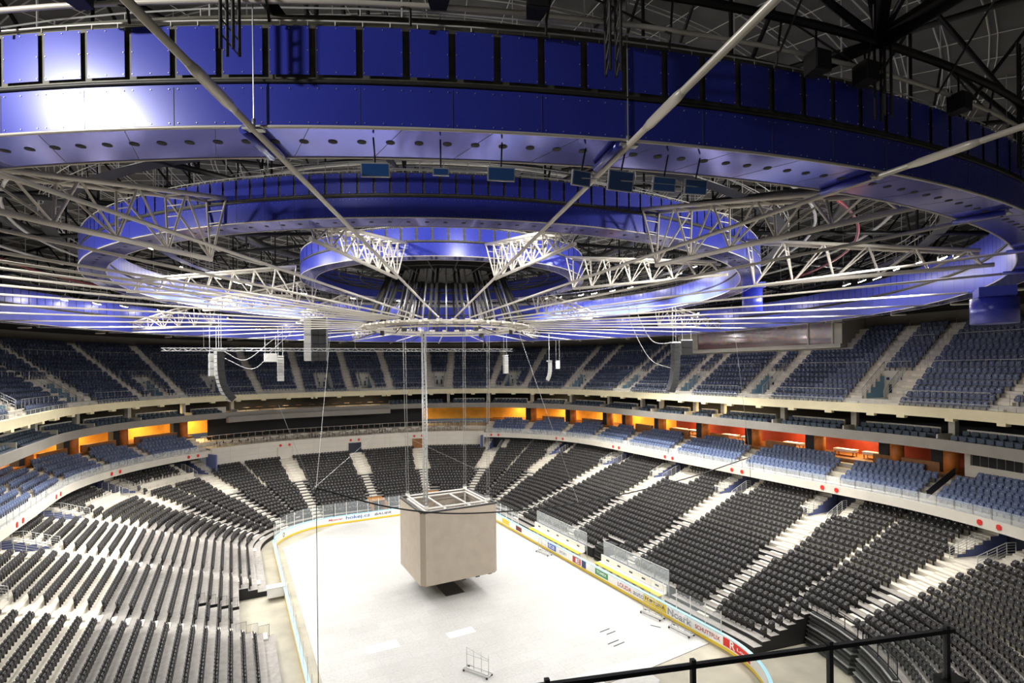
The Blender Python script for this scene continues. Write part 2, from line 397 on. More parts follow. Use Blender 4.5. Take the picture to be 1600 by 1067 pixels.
# ---- window with the town panorama on the right
WB0, WB1 = gy(-13.2), gy(13.6); WD = 31.0
mb = MB(); band(mb, WB0, WB1, WD, DB, 24.85, 28.9); struct(mb.build('wall_window_bay', M['offwhite']))
def panorama():
    m = bpy.data.materials.new('town_panorama'); m.use_nodes = True; nt = m.node_tree; b = nt.nodes['Principled BSDF']
    tc = nt.nodes.new('ShaderNodeTexCoord'); sp = nt.nodes.new('ShaderNodeSeparateXYZ'); nt.links.new(tc.outputs['Object'], sp.inputs[0])
    n1 = nt.nodes.new('ShaderNodeTexNoise'); n1.inputs['Scale'].default_value = 0.35; n1.inputs['Detail'].default_value = 6; nt.links.new(tc.outputs['Object'], n1.inputs['Vector'])
    ad = nt.nodes.new('ShaderNodeMath'); ad.operation = 'MULTIPLY_ADD'; ad.inputs[1].default_value = -1.1; nt.links.new(n1.outputs['Fac'], ad.inputs[0]); nt.links.new(sp.outputs['Z'], ad.inputs[2])
    mr = nt.nodes.new('ShaderNodeMapRange'); mr.inputs['From Min'].default_value = 24.5; mr.inputs['From Max'].default_value = 27.3; nt.links.new(ad.outputs[0], mr.inputs['Value'])
    rp = nt.nodes.new('ShaderNodeValToRGB'); e = rp.color_ramp.elements
    e[0].position = 0.0; e[0].color = hexlin('#4a2c24'); e[1].position = 1.0; e[1].color = hexlin('#b9a8b8')
    for ps, c in ((0.18, '#7c3226'), (0.34, '#5c2820'), (0.42, '#a8705c'), (0.5, '#c9a79a')):
        q = e.new(ps); q.color = hexlin(c)
    nt.links.new(mr.outputs['Result'], rp.inputs['Fac'])
    vo = nt.nodes.new('ShaderNodeTexVoronoi'); vo.inputs['Scale'].default_value = 2.2; nt.links.new(tc.outputs['Object'], vo.inputs['Vector'])
    mx = nt.nodes.new('ShaderNodeMix'); mx.data_type = 'RGBA'; mx.blend_type = 'MULTIPLY'; mx.inputs[0].default_value = 0.3
    nt.links.new(rp.outputs['Color'], mx.inputs[6]); nt.links.new(vo.outputs['Color'], mx.inputs[7]); nt.links.new(mx.outputs[2], b.inputs['Base Color'])
    b.inputs['Roughness'].default_value = 0.15; return m
mb = MB(); gs = gsamples(gy(-12), gy(9.2), 3); strip(mb, gs, WD-0.05, 28.15, WD-0.05, 25.4)
w = struct(mb.build('window_1', panorama()))
mb = MB(); band(mb, gy(-13.2), gy(13.4), WD-0.35, WD-0.02, 24.8, 25.3)
for y in (-12.1, -9.0, 9.3):
    p, n = gp(gy(y), WD-0.1); mb.box((p[0], p[1], 26.8), (0.2, 0.22, 2.9))
mb.box((15+WD-0.1, -1.4, 28.25), (0.2, 21.6, 0.2)); mb.build('window_frame', M['offwhite'], w)
mb = MB(); strip(mb, gs, WD-0.12, 28.15, WD-0.12, 25.4); mb.build('window_pane', M['plexi'], w)
# ================================================================== SEATS
def seat_parts(w, zb, zt, t, pan_z0, pan_z1, arm=False):
    """three MBs: bracket, backrest (rounded shell), folded pan with its number plate"""
    br = MB(); br.box((0, -0.2, zb*0.45), (0.07, 0.1, zb*0.9)); br.box((0, -0.12, pan_z0-0.02), (w*0.8, 0.16, 0.05))
    for s in (-1, 1): br.box((s*w*0.52, -0.12, pan_z0+0.1), (0.035, 0.2, 0.22))
    bk = MB(); h = w/2
    prof = [(-h*0.92, zb), (h*0.92, zb), (h, zb+0.1), (h, zt-0.09), (h*0.72, zt), (-h*0.72, zt), (-h, zt-0.09), (-h, zb+0.1)]
    tilt = 0.18; n = len(prof)
    f = [(x, -0.14-(z-zb)*tilt-(0.03 if abs(x) < h*0.8 else 0), z) for x, z in prof]; b = [(x*0.96, y-t, z) for x, y, z in f]
    bk.v = f+b; bk.f = [tuple(range(n-1, -1, -1)), tuple(range(n, 2*n))] + [(i, (i+1) % n, n+(i+1) % n, n+i) for i in range(n)]
    bk.m = [0]*len(bk.f); bk.sm = [False]*len(bk.f)
    pn = MB(); y0, y1 = -0.10, -0.06
    pn.hexa([(-h*0.86, y0, pan_z0), (h*0.86, y0, pan_z0), (h*0.86, y0+0.1, pan_z0), (-h*0.86, y0+0.1, pan_z0),
             (-h*0.8, y1-0.08, pan_z1), (h*0.8, y1-0.08, pan_z1), (h*0.8, y1-0.02, pan_z1), (-h*0.8, y1-0.02, pan_z1)])
    zc = pan_z0+(pan_z1-pan_z0)*0.75; yc = y0+0.1+(y1-0.02-y0-0.1)*0.75+0.006
    pn.quad((-0.03, yc, zc-0.022), (0.03, yc, zc-0.022), (0.03, yc-0.006, zc+0.022), (-0.03, yc-0.006, zc+0.022), 1)
    return br, bk, pn
def runs(i, dseat, g0, g1, cuts, pitch):
    """seat slots of one row between the cuts: (g, block number, place in block, block size)"""
    s0, s1 = arc(g0, dseat), arc(g1, dseat)
    iv = sorted((arc(c, dseat)-hw, arc(c, dseat)+hw) for c, hw in cuts if g0-0.05 < c < g1+0.05)
    out = []; cur = s0; blk = 0
    for a, b in iv+[(s1, s1)]:
        L = a-cur
        if L > pitch*1.2:
            n = int(L/pitch); off = (L-n*pitch)/2
            for k in range(n): out.append((garc(cur+off+(k+0.5)*pitch, dseat), blk, k, n))
        if b > cur: cur = b
        blk += 1
    return out
def place(g, d, z):
    p, n = gp(g, d); return (p[0], p[1], z, math.atan2(n[0], -n[1]))
def number(slots, centres):
    """count each seat from the aisle of its block that is nearer the camera"""
    cs = sorted(centres); grp = {}
    for q, s in enumerate(slots):
        i, g = s[4][0], s[4][4]; b = sum(1 for c in cs if c < g); grp.setdefault((i, b), []).append((g, q))
    for (i, b), L in grp.items():
        L.sort(); n = len(L)
        for k, (g, q) in enumerate(L): slots[q] = (*slots[q][:4], (i, b+1, k+1 if g < 3.5 else n-k, n, g))
def bulk(name, parts, slots, mats, label, cat, group):
    vs = []; fs = []; ms = []; off = 0
    for q in parts:
        vs += q.v; fs += [tuple(i+off for i in f) for f in q.f]; ms += q.m; off += len(q.v)
    V = np.array(vs); A = np.array(slots); N = len(A); nv = len(V)
    c, s = np.cos(A[:, 3])[:, None], np.sin(A[:, 3])[:, None]
    W = np.empty((N, nv, 3)); W[:, :, 0] = V[:, 0]*c-V[:, 1]*s+A[:, 0:1]; W[:, :, 1] = V[:, 0]*s+V[:, 1]*c+A[:, 1:2]; W[:, :, 2] = V[:, 2]+A[:, 2:3]
    lens = np.array([len(f) for f in fs]); flat = np.concatenate([np.array(f) for f in fs])
    loops = (flat[None, :]+(np.arange(N)*nv)[:, None]).ravel().astype(np.int32)
    me = bpy.data.meshes.new(name); me.vertices.add(N*nv); me.vertices.foreach_set('co', W.ravel())
    me.loops.add(len(loops)); me.loops.foreach_set('vertex_index', loops)
    tot = np.tile(lens, N).astype(np.int32); st = np.concatenate([[0], np.cumsum(tot)[:-1]]).astype(np.int32)
    me.polygons.add(len(tot)); me.polygons.foreach_set('loop_start', st); me.polygons.foreach_set('loop_total', tot)
    for m in mats: me.materials.append(m)
    me.polygons.foreach_set('material_index', np.tile(np.array(ms, dtype=np.int32), N)); me.update(calc_edges=True)
    o = bpy.data.objects.new(name, me); COL.objects.link(o); return tag(o, label, cat, group, 'stuff')
def seats(name, parts, mats, slots, nmax, label_fn, cat, group, rest_label, ok=None):
    """slots: (x, y, z, rot, meta). The nmax that show largest become things with parts, the rest one mass"""
    P = np.array([s[:3] for s in slots]); x, y, D = project(P+np.array([0, 0, 0.5]))
    vis = (x > -60) & (x < 1660) & (y > -40) & (y < 1120) & (D > 2)
    inn = (x > 4) & (x < 1596) & (y > 4) & (y < 1063) & (D > 2)
    if ok is not None: inn &= np.array([ok(px, py) for px, py in zip(x, y)])
    order = [i for i in np.argsort(D) if inn[i]][:nmax]; pick = set(order)
    br, bk, pn = parts
    root = br.build(name, mats[0]); c1 = bk.build('backrest', mats[0], root); c2 = pn.build('seat_pan', [mats[0], M['stud']], root)
    for n_, i in enumerate(order):
        o = root if n_ == 0 else dup(root)
        o.location = slots[i][:3]; o.rotation_euler = (0, 0, slots[i][3]); tag(o, label_fn(slots[i][4]), cat, group)
    rest = [slots[i][:4] for i in range(len(slots)) if vis[i] and i not in pick]
    bulk(name+'s', parts, rest, [mats[0], M['stud']], rest_label, cat, group+', farther off')
    return len(order), len(rest)

# lower bowl: black
slots = []
LAIS = []
for i in range(1, LN):
    dS = ld(i)+0.5; cuts = []
    for c in LVOM:
        w = 0.72 if i < 11 else 1.2
        if i >= VROW: w = 2.5 if c not in ENDV else 0.8
        cuts.append((c, w))
    if i < 7:
        lo = TELE_END+0.004
    else: lo = 0.12
    if i < 3: cuts.append(((gly(7.7)+gly(-2.3))/2, 5.1))
    if 3 <= i < 7: cuts.append((gly(2.4), 0.6))
    if i < 6: cuts += [(c, 1.35) for c in TUNNELS]
    cuts.append(((grn(19.5)+gy(-17.4))/2+0.01, 0.12)); cuts.append((grf(34), 0.12)); cuts.append((glf(38), 0.12)); cuts.append((glf(66), 0.12))
    hi = 6.35
    if i == LN-2: pass
    for g, blk, k, n in runs(i, dS, lo, hi, cuts, 0.53):
        h = low_h(i, g)
        if h is None: continue
        # a few seats are missing by the wall on the right
        if 19 <= i <= 21 and (glf(50) < g < glf(29.5) or glf(23) < g < glf(9)): continue
        if i > 21 and G_END0-0.03 < g < G_END1+0.04: continue
        if 20 <= i <= 23 and gy(0.3) < g < gy(4.2): continue
        slots.append((*place(g, dS, h), (i, blk, k, n, g)))
def bank(g):
    g = g % 8
    return 'near right corner' if g < 1 else 'right bank' if g < 2 else 'far right corner' if g < 3 else 'far end' if g < 4 else 'far left corner' if g < 5 else 'left bank' if g < 6 else 'near left corner'
def low_label(mt):
    i, blk, k, n, g = mt
    return f"black folding seat, {ordn(k)} from its nearer aisle, row {i} up, {ordn(blk)} block from near right"
number(slots, LVOM)
print('black', seats('folding_seat', seat_parts(0.47, 0.42, 0.88, 0.06, 0.42, 0.8), [M['black']], slots, 300, low_label, 'seat', 'black folding seats of the lower bowl',
      'remaining rows of black folding seats round the lower bowl'))
# club rows: slate blue
CA = [grn(27), grn(8.2), gy(-17.1), gy(-5.4), gy(6.1), gy(16.7), grf(6.4), grf(20.4), grf(35.9), grf(50.7), glf(56), glf(39.2), glf(26), glf(9.2), gly(18), gly(6.5), gly(-5)]
slots = []
for i in range(CN):
    dS = cd(i)+0.55
    for a, b in ((0.12, G_END0-0.02), (G_END1+0.03, 6.2)):
        for g, blk, k, n in runs(i, dS, a, b, [(c, 0.65) for c in CA], 0.56):
            if i == CN-1 and any(near(g, c, dS) < 2.2 for c in CA): continue
            slots.append((*place(g, dS, cz(i)), (i, blk+(20 if a > 3 else 0), k, n, g)))
def club_label(mt):
    i, blk, k, n, g = mt
    return f"slate blue club seat, {ordn(k)} from nearer stair, row {i+1} up, {ordn(blk)} block from near right"
number(slots, CA)
print('club', seats('club_seat', seat_parts(0.5, 0.4, 0.95, 0.08, 0.4, 0.82), [M['clubblue']], slots, 250, club_label, 'seat', 'slate blue club seats',
      'remaining rows of slate blue club seats above the white fascia', ok=lambda px, py: px > 700))
# upper tier: dark blue
slots = []
for i in range(0, UN-1):
    dS = ud(i)+0.5; cuts = [(c, 0.62) for c in UA]
    if 1 <= i <= 5: cuts += [(c, 1.38) for c in UV]
    for g, blk, k, n in runs(i, dS, 0.12, 6.1, cuts, 0.53):
        if ud(i) > WD-0.7 and WB0-0.03 < g < WB1+0.03: continue
        if i == 0 and (blk % 2): continue
        slots.append((*place(g, dS, up_h(i, g)), (i, blk, k, n, g)))
def up_label(mt):
    i, blk, k, n, g = mt
    return f"dark blue upper seat, {ordn(k)} from nearer stair, row {i+1} up, {ordn(blk)} block from near right"
number(slots, UA)
print('upper', seats('stadium_seat', seat_parts(0.48, 0.4, 0.9, 0.05, 0.4, 0.8), [M['upblue']], slots, 300, up_label, 'seat', 'dark blue upper tier seats',
      'remaining rows of dark blue seats in the upper tier', ok=lambda px, py: px > 700))
# suite balconies: armchairs in two rows, broken by the dividing walls
SUCOL = [grn(25), grn(9.9), gy(-18.2), gy(-9.9), gy(-1), gy(3.9), gy(10.8), gy(15.1), grf(3.6), grf(19.8), grf(35.2), grf(51.3), grf(66), glf(66.5), glf(52.7), glf(37.3), glf(22.2), glf(8), gly(14), gly(5), gly(-4)]
def arm_parts():
    a = MB(); a.box((0, -0.05, 0.3), (0.6, 0.6, 0.22)); 
    for s in (-1, 1): a.box((s*0.3, -0.05, 0.4), (0.09, 0.56, 0.42)); a.box((s*0.26, 0.1, 0.09), (0.06, 0.06, 0.18))
    b = MB(); b.hexa([(-0.3, -0.36, 0.3), (0.3, -0.36, 0.3), (0.3, -0.24, 0.3), (-0.3, -0.24, 0.3), (-0.27, -0.46, 0.92), (0.27, -0.46, 0.92), (0.27, -0.36, 0.94), (-0.27, -0.36, 0.94)])
    c = MB(); c.box((0, 0.02, 0.45), (0.5, 0.5, 0.1))
    return a, b, c
slots = []
for r, (dS, z) in enumerate(((22.4, 15.32), (23.7, 15.72))):
    for g, blk, k, n in runs(r, dS, 0.3, 6.0, [(c, 0.8) for c in SUCOL], 0.72):
        if grf(87) < g < glf(62): continue
        slots.append((*place(g, dS, z), (r, blk, k, n, g)))
def arm_label(mt):
    r, blk, k, n, g = mt
    return f"blue-grey armchair in the {'front' if r == 0 else 'back'} row, {ordn(k)} from its divider, {ordn(blk)} suite balcony from near right"
number(slots, SUCOL); a, b, c = arm_parts()
print('arm', seats('suite_armchair', (a, b, c), [M['armch']], slots, 150, arm_label, 'armchair', 'blue-grey suite armchairs', 'remaining armchairs on the suite balconies', ok=lambda px, py: px > 700))
# ================================================================== ICE LEVEL
def cover_mat():
    m = mat('white_floor_tiles', '#dcd7cc', 0.55, var=0.0); nt = m.node_tree; b = nt.nodes['Principled BSDF']
    tc = nt.nodes.new('ShaderNodeTexCoord'); br = nt.nodes.new('ShaderNodeTexBrick'); nz = nt.nodes.new('ShaderNodeTexNoise'); nz2 = nt.nodes.new('ShaderNodeTexNoise')
    br.inputs['Scale'].default_value = 1.0; br.inputs['Brick Width'].default_value = 2.4; br.inputs['Row Height'].default_value = 1.2; br.inputs['Mortar Size'].default_value = 0.012
    br.inputs['Color1'].default_value = hexlin('#bcbab4'); br.inputs['Color2'].default_value = hexlin('#b1aea7'); br.inputs['Mortar'].default_value = hexlin('#a09c94'); br.inputs['Bias'].default_value = -0.3
    nz.inputs['Scale'].default_value = 6; nz.inputs['Detail'].default_value = 8; nz2.inputs['Scale'].default_value = 0.12; nz2.inputs['Detail'].default_value = 3
    for n in (br, nz, nz2): nt.links.new(tc.outputs['Object'], n.inputs['Vector'])
    mx = nt.nodes.new('ShaderNodeMix'); mx.data_type = 'RGBA'; mx.blend_type = 'MULTIPLY'; mx.inputs[0].default_value = 0.5
    mx2 = nt.nodes.new('ShaderNodeMix'); mx2.data_type = 'RGBA'; mx2.blend_type = 'MULTIPLY'; mx2.inputs[0].default_value = 0.3
    nt.links.new(br.outputs['Color'], mx.inputs[6]); nt.links.new(nz.outputs['Fac'], mx.inputs[7]); nt.links.new(mx.outputs[2], mx2.inputs[6]); nt.links.new(nz2.outputs['Fac'], mx2.inputs[7])
    gm = nt.nodes.new('ShaderNodeGamma'); gm.inputs['Gamma'].default_value = 0.62
    nt.links.new(mx2.outputs[2], gm.inputs['Color']); nt.links.new(gm.outputs['Color'], b.inputs['Base Color']); return m
mb = MB(); pts = [(7.56, -20.85), (14.75, -20.4)]
pts += [gp(g, -0.25)[0] for g in gsamples(2.0, 4.0, 1)]
pts += [(-14.0, 22.5), (-14.0, -24.0), (5.2, -24.0), (7.58, -22.3)]
mb.poly([(x, y, 0.03) for x, y in reversed(pts)][::-1])
k = len(mb.v); mb.v += [(x, y, -0.01) for x, y in pts]
n = len(pts)
for i in range(n): mb.f.append((i, k+i, k+(i+1) % n, (i+1) % n)); mb.m.append(0); mb.sm.append(False)
tag(mb.build('floor_cover', cover_mat()), 'white tiled protective cover laid over the whole ice surface', 'floor cover')
# paler loose sheets on the cover and a dark sheet painted in as the cube's shadow
for (x0, y0, x1, y1, lab) in ((-10.2, -8.6, -7.6, -7.3, 'pale rectangular floor sheet beside the left boards, farther of two near it'), (-9.6, -19.4, -5.0, -17.4, 'long pale floor sheet on the cover nearest the camera'),
                              (-3.6, -9.4, -1.2, -8.4, 'small pale floor sheet between the cube and the trolley')):
    mb = MB(); mb.box(((x0+x1)/2, (y0+y1)/2, 0.04), (x1-x0, y1-y0, 0.02)); tag(mb.build('floor_sheet', M['boardwhite']), lab, 'sheet')
mb = MB(); mb.box((0.1, 0.4, 0.045), (2.0, 3.6, 0.03)); tag(mb.build('painted_cube_shadow', M['darksteel']), 'painted shadow of the hanging cube, a dark rectangle on the cover', 'painted shadow')
mb = MB(); mb.box((4.6, -20.4, 0.045), (1.3, 0.9, 0.03)); tag(mb.build('floor_hatch', M['dust']), 'small grey plate on the cover edge by the glass railing', 'plate')
for (x, y, a, L, lab) in ((8.6, -14.6, 0.1, 1.1, 'dark strip on the cover, farthest of four parallel strips'), (8.8, -15.2, 0.1, 1.0, 'dark strip on the cover, second of four parallel strips'), (8.0, -16.5, 0.1, 1.2, 'dark strip on the cover, third of four parallel strips'), (8.2, -17.0, 0.1, 1.2, 'dark strip on the cover, nearest of four parallel strips'), (12.9, -16.2, -1.0, 0.9, 'short dark strip on the cover beside the boards trolley')):
    mb = MB(); mb.box((x, y, 0.05), (L, 0.07, 0.03), ax=(math.cos(a), math.sin(a), 0)); tag(mb.build('floor_strip', M['darksteel']), lab, 'strip', 'dark strips on the cover')

# ---- boards
rb = empty('rink_boards', 'white dasher boards with yellow kick strip and sky blue cap round the rink', 'rink boards')
mb = MB(); band(mb, 0, 8, 0.0, 0.14, 0.26, 1.1, step=0.8); mb.build('dasher_board', M['boardwhite'], rb)
mb = MB(); band(mb, 0, 8, -0.015, 0.15, 0.0, 0.26, step=0.8); mb.build('kick_strip', M['yellow'], rb)
mb = MB(); band(mb, 0, 8, -0.02, 0.26, 1.1, 1.17, step=0.8); mb.build('cap_rail', M['cyan'], rb)
# glass: separate shields standing on the boards
sh = empty('glass_shield', 'clear protective glass panes on white posts along the rink boards', 'glass screen')
pm = MB()
def panes(g0, g1, w, ztop):
    gs = gsamples(g0, g1, w, 0)
    for a, b in zip(gs, gs[1:]):
        mb = MB(); band(mb, a, b, 0.13, 0.15, 1.17, ztop-0.02, step=5); mb.build('glass_pane', M['plexi'], sh)
    for g in gs: p, n = gp(g, 0.14); pm.box((p[0], p[1], (1.17+ztop)/2), (0.05, 0.05, ztop-1.17), ax=(-n[1], n[0], 0))
    rail = MB(); 
panes(gy(13), gy(21.5), 1.8, 2.9); panes(2, 3, 1.6, 3.1); panes(3, 4, 1.6, 3.1); panes(4, 5, 1.5, 3.1); panes(5, gly(-20), 2.4, 2.9); panes(gy(-21.3), gy(-13.2), 1.62, 2.9)
pm.build('glass_post', M['whitesteel'], sh)['kind'] = 'stuff'
# lettering
def lettering(txt, g, z, w, h, m, parent, d=-0.012, name='lettering', shear=0.0):
    cu = bpy.data.curves.new('lettering', 'FONT'); cu.body = txt; cu.align_x = 'CENTER'; cu.align_y = 'CENTER'; cu.shear = shear; cu.offset = 0.018
    o = bpy.data.objects.new('lettering', cu); COL.objects.link(o); bpy.context.view_layer.update()
    me = bpy.data.meshes.new_from_object(o.evaluated_get(bpy.context.evaluated_depsgraph_get())); bpy.data.objects.remove(o)
    V = np.array([v.co[:] for v in me.vertices]); lo, hi = V.min(0), V.max(0); c = (lo+hi)/2
    gc = g; s0 = arc(g, 0)
    for v, q in zip(me.vertices, V):
        sx = (q[0]-c[0])/(hi[0]-lo[0])*w; sz = (q[1]-c[1])/(hi[1]-lo[1])*h
        p, n = gp(garc(s0-sx, 0), d); v.co = (p[0], p[1], z+sz)
    me.materials.clear(); me.materials.append(m); me.update()
    o = bpy.data.objects.new(name, me); COL.objects.link(o); o.parent = parent; return o
def advert(g, w, z0, z1, m, parent, d=-0.008):
    mb = MB(); s0 = arc(g, 0); band(mb, garc(s0-w/2, 0), garc(s0+w/2, 0), d, 0.002, z0, z1, step=0.8); return mb.build('advert_panel', m, parent)
lettering('hokej.cz', gfx(-3.0), 0.70, 3.6, 0.62, M['ltext_b'], rb)
lettering('BAUER', gfx(0.7), 0.72, 2.6, 0.34, M['ltext_n'], rb, shear=0.3)
lettering('Mystral', gfx(-6.3), 0.68, 2.0, 0.42, M['ltext_r'], rb, shear=0.2)
lettering('O', glf(33), 0.68, 0.5, 0.6, M['ltext_n'], rb)
lettering('LOUDA', gy(-9.55), 0.66, 2.1, 0.42, M['ltext_r'], rb); lettering('auto', gy(-11.6), 0.66, 1.5, 0.42, M['ltext_g'], rb)
advert(gy(-13.85), 3.0, 0.3, 1.08, M['yellow'], rb); lettering('FORTUNA', gy(-13.85), 0.72, 2.6, 0.36, M['ltext_k'], rb)
lettering('Noark', gy(-16.9), 0.68, 2.8, 0.62, M['ltext_g'], rb); lettering('SCHUTTFLIX', gy(-20.0), 0.66, 2.6, 0.36, M['ltext_r'], rb)
q = advert(garc(arc(1, 0)-1.6, 0), 3.0, 0.36, 1.04, M['red'], rb); lettering('R', garc(arc(1, 0)-1.05, 0), 0.72, 0.55, 0.6, M['ltext_w'], rb); lettering('Logi', garc(arc(1, 0)-2.1, 0), 0.66, 1.1, 0.3, M['ltext_w'], rb, d=-0.016)
advert(gy(-5.8), 2.2, 0.4, 1.02, M['green'], rb); lettering('TOMEX', gy(-5.8), 0.74, 1.7, 0.28, M['ltext_w'], rb)
advert(gy(-2.6), 0.8, 0.3, 1.08, M['adnavy'], rb); advert(gy(-1.2), 1.6, 0.34, 1.04, M['ltext_r'], rb); lettering('E', gy(-1.4), 0.7, 0.8, 0.5, M['ltext_w'], rb)
lettering('SPORT', gy(1.6), 0.7, 1.6, 0.3, M['ltext_g'], rb); advert(gy(4.1), 1.9, 0.36, 1.04, M['adblue'], rb); lettering('ICE', gy(4.1), 0.7, 1.2, 0.36, M['ltext_w'], rb)
advert(gy(12.6), 1.6, 0.4, 1.0, M['maroon'], rb); advert(garc(arc(gy(16.5), 0), 0), 2.2, 0.36, 1.04, M['yellow'], rb)
mb = MB(); mb.box((-15.95, 6.6, 0.75), (1.5, 0.9, 0.95)); mb.box((-15.9, 6.6, 1.24), (1.7, 1.05, 0.05)); tag(mb.build('scorer_desk', M['boardwhite']), 'white box desk standing against the outside of the left boards', 'desk')
# ---- benches on the right
for y0, y1, lab in ((0.4, 12.0, 'long yellow players bench with white backboard behind right boards, farther from camera'), (-13.0, -2.9, 'long yellow players bench with white backboard behind right boards, nearer the camera')):
    t = empty('players_bench', lab, 'bench', (16.5, (y0+y1)/2, 0), 'players benches'); L = y1-y0
    mb = MB(); mb.box((0, 0, 0.75), (0.5, L, 0.1)); mb.build('bench_seat', M['yellow'], t)
    mb = MB(); mb.box((0.75, 0, 1.15), (0.12, L, 0.8)); mb.box((0.5, 0, 0.78), (0.5, L, 0.06)); mb.build('backboard', M['boardwhite'], t)
    mb = MB(); mb.box((-0.55, 0, 0.15), (1.6, L, 0.3)); mb.build('bench_platform', M['darksteel'], t)
    mb = MB()
    for k in range(int(L/1.2)+1): mb.box((0, -L/2+0.1+k*(L-0.2)/int(L/1.2), 0.5), (0.36, 0.08, 0.4))
    mb.build('bench_support', M['steel'], t)
    mb = MB()
    for k in range(5): mb.box((0.68, -L/2+1.2+k*(L-2)/4.2, 1.2), (0.02, 0.5, 0.16))
    mb.build('backboard_logo', M['ltext_n'], t)
    s = empty('bench_screen', lab.replace('long yellow players bench with white backboard', 'clear glass screen behind the yellow players bench'), 'glass screen', (17.6, (y0+y1)/2, 0), 'bench screens')
    mb = MB()
    for k in range(int(L/1.9)+1): mb.box((0, -L/2+k*L/int(L/1.9), 1.5), (0.06, 0.06, 3.0))
    mb.box((0, 0, 3.0), (0.06, L, 0.06)); mb.build('screen_post', M['steel'], s)
    mb = MB(); mb.box((0, 0, 1.9), (0.03, L, 2.15)); mb.build('glass_pane', M['smoked'], s)
# dark folded rows between the benches and along the near end
def folded(label, c, n, size, ax, z0=0.1):
    t = empty('folded_stand', label, 'folded stand', (c[0], c[1], 0), 'folded telescopic stands'); a = math.atan2(ax[1], ax[0]); t.rotation_euler = (0, 0, a)
    for k in range(n):
        mb = MB(); mb.box((0, 0.05*k, z0+0.34*k+0.14), (size[0], size[1], 0.07)); mb.box((0, -size[1]/2+0.05*k, z0+0.34*k+0.05), (size[0], 0.05, 0.2)); mb.build('deck_edge', M['darksteel'] if k % 2 else M['blackmetal'], t)
    mb = MB(); mb.box((0, 0.2, z0+0.17*n), (size[0]*0.96, size[1]*0.8, 0.34*n)); mb.build('stand_body', M['under'], t)
    return t
folded('dark folded stand with slatted front between the two players benches', (19.4, -1.1), 5, (1.6, 2.6), (0, -1))
def folded_curve(label, a0, a1, rail_label):
    t = empty('folded_stand', label, 'folded stand', (0, 0, 0), 'folded telescopic stands'); g0, g1 = grn(a1), grn(a0)
    for k in range(8):
        mb = MB(); z = 0.12+0.32*k; d = 6.6+0.07*k; band(mb, g0, g1, d, d+0.5, z+0.1, z+0.17, step=3.2); mb.build('deck_edge', M['steel'] if k % 3 == 1 else M['darksteel'], t)
        mb = MB(); band(mb, g0+0.003, g1-0.003, d+0.06, d+0.12, z-0.05, z+0.08, step=3.2); mb.build('deck_beam', M['darksteel'], t)
    mb = MB(); band(mb, g0+0.006, g1-0.006, 7.2, 7.5, 0, 2.6, step=3.2); mb.build('stand_body', M['under'], t)
    t2 = empty('guard_rail', rail_label, 'guard rail', (0, 0, 0), 'dark barred rails over the folded stands'); mb = MB(); bb = MB(); gs = gsamples(g0, g1, 1.4, 7.4)
    mb.path([P3(g, 7.4, 3.75) for g in gs], 0.04, 5); mb.path([P3(g, 7.4, 2.85) for g in gs], 0.025, 5)
    for g in gs: mb.tube(P3(g, 7.4, 2.62), P3(g, 7.4, 3.75), 0.035, 5)
    for g in gsamples(g0, g1, 0.14, 7.4): bb.tube(P3(g, 7.4, 2.85), P3(g, 7.4, 3.72), 0.009, 4, cap=False)
    mb.build('top_rail', M['blackmetal'], t2); bb.build('rail_bars', M['blackmetal'], t2)['kind'] = 'stuff'
folded_curve('dark slatted folded stand on the concrete floor, next to the right bank', 10.5, 27.5, 'dark barred rail on top of the folded stand next to the right bank')
folded_curve('dark slatted folded stand on the concrete floor, nearer the camera', 29.5, 46, 'dark barred rail on top of the folded stand nearer the camera')
for c, lab in zip(TUNNELS, ('brown wooden tunnel mouth under the far end seats, left of two', 'brown wooden tunnel mouth under the far end seats, right of two')):
    p, n = gp(c, 1.7); t = empty('tunnel_mouth', lab, 'tunnel', (p[0], p[1], 0), 'wooden tunnel mouths'); t.rotation_euler = (0, 0, math.atan2(n[0], -n[1]))
    for x in (-1.08, 1.08): mb = MB(); mb.box((x, -2.1, 0.95), (0.1, 4.2, 1.9)); mb.build('side_panel', M['tunnel'], t)
    mb = MB(); mb.box((0, -4.25, 1.0), (2.2, 0.1, 2.0)); mb.build('end_panel', M['tunnel'], t)
    mb = MB(); mb.box((0, -2.9, 1.95), (2.26, 2.7, 0.08)); mb.build('lintel', M['tunnel'], t)
    mb = MB(); mb.path([(-1.08, -1.5, 2.9), (-1.08, -4.2, 2.9), (1.08, -4.2, 2.9), (1.08, -1.5, 2.9)], 0.03, 5)
    for x, y in ((-1.08, -1.5), (-1.08, -4.2), (1.08, -4.2), (1.08, -1.5)): mb.tube((x, y, 1.9), (x, y, 2.9), 0.025, 5)
    mb.build('tunnel_rail', M['blackmetal'], t)
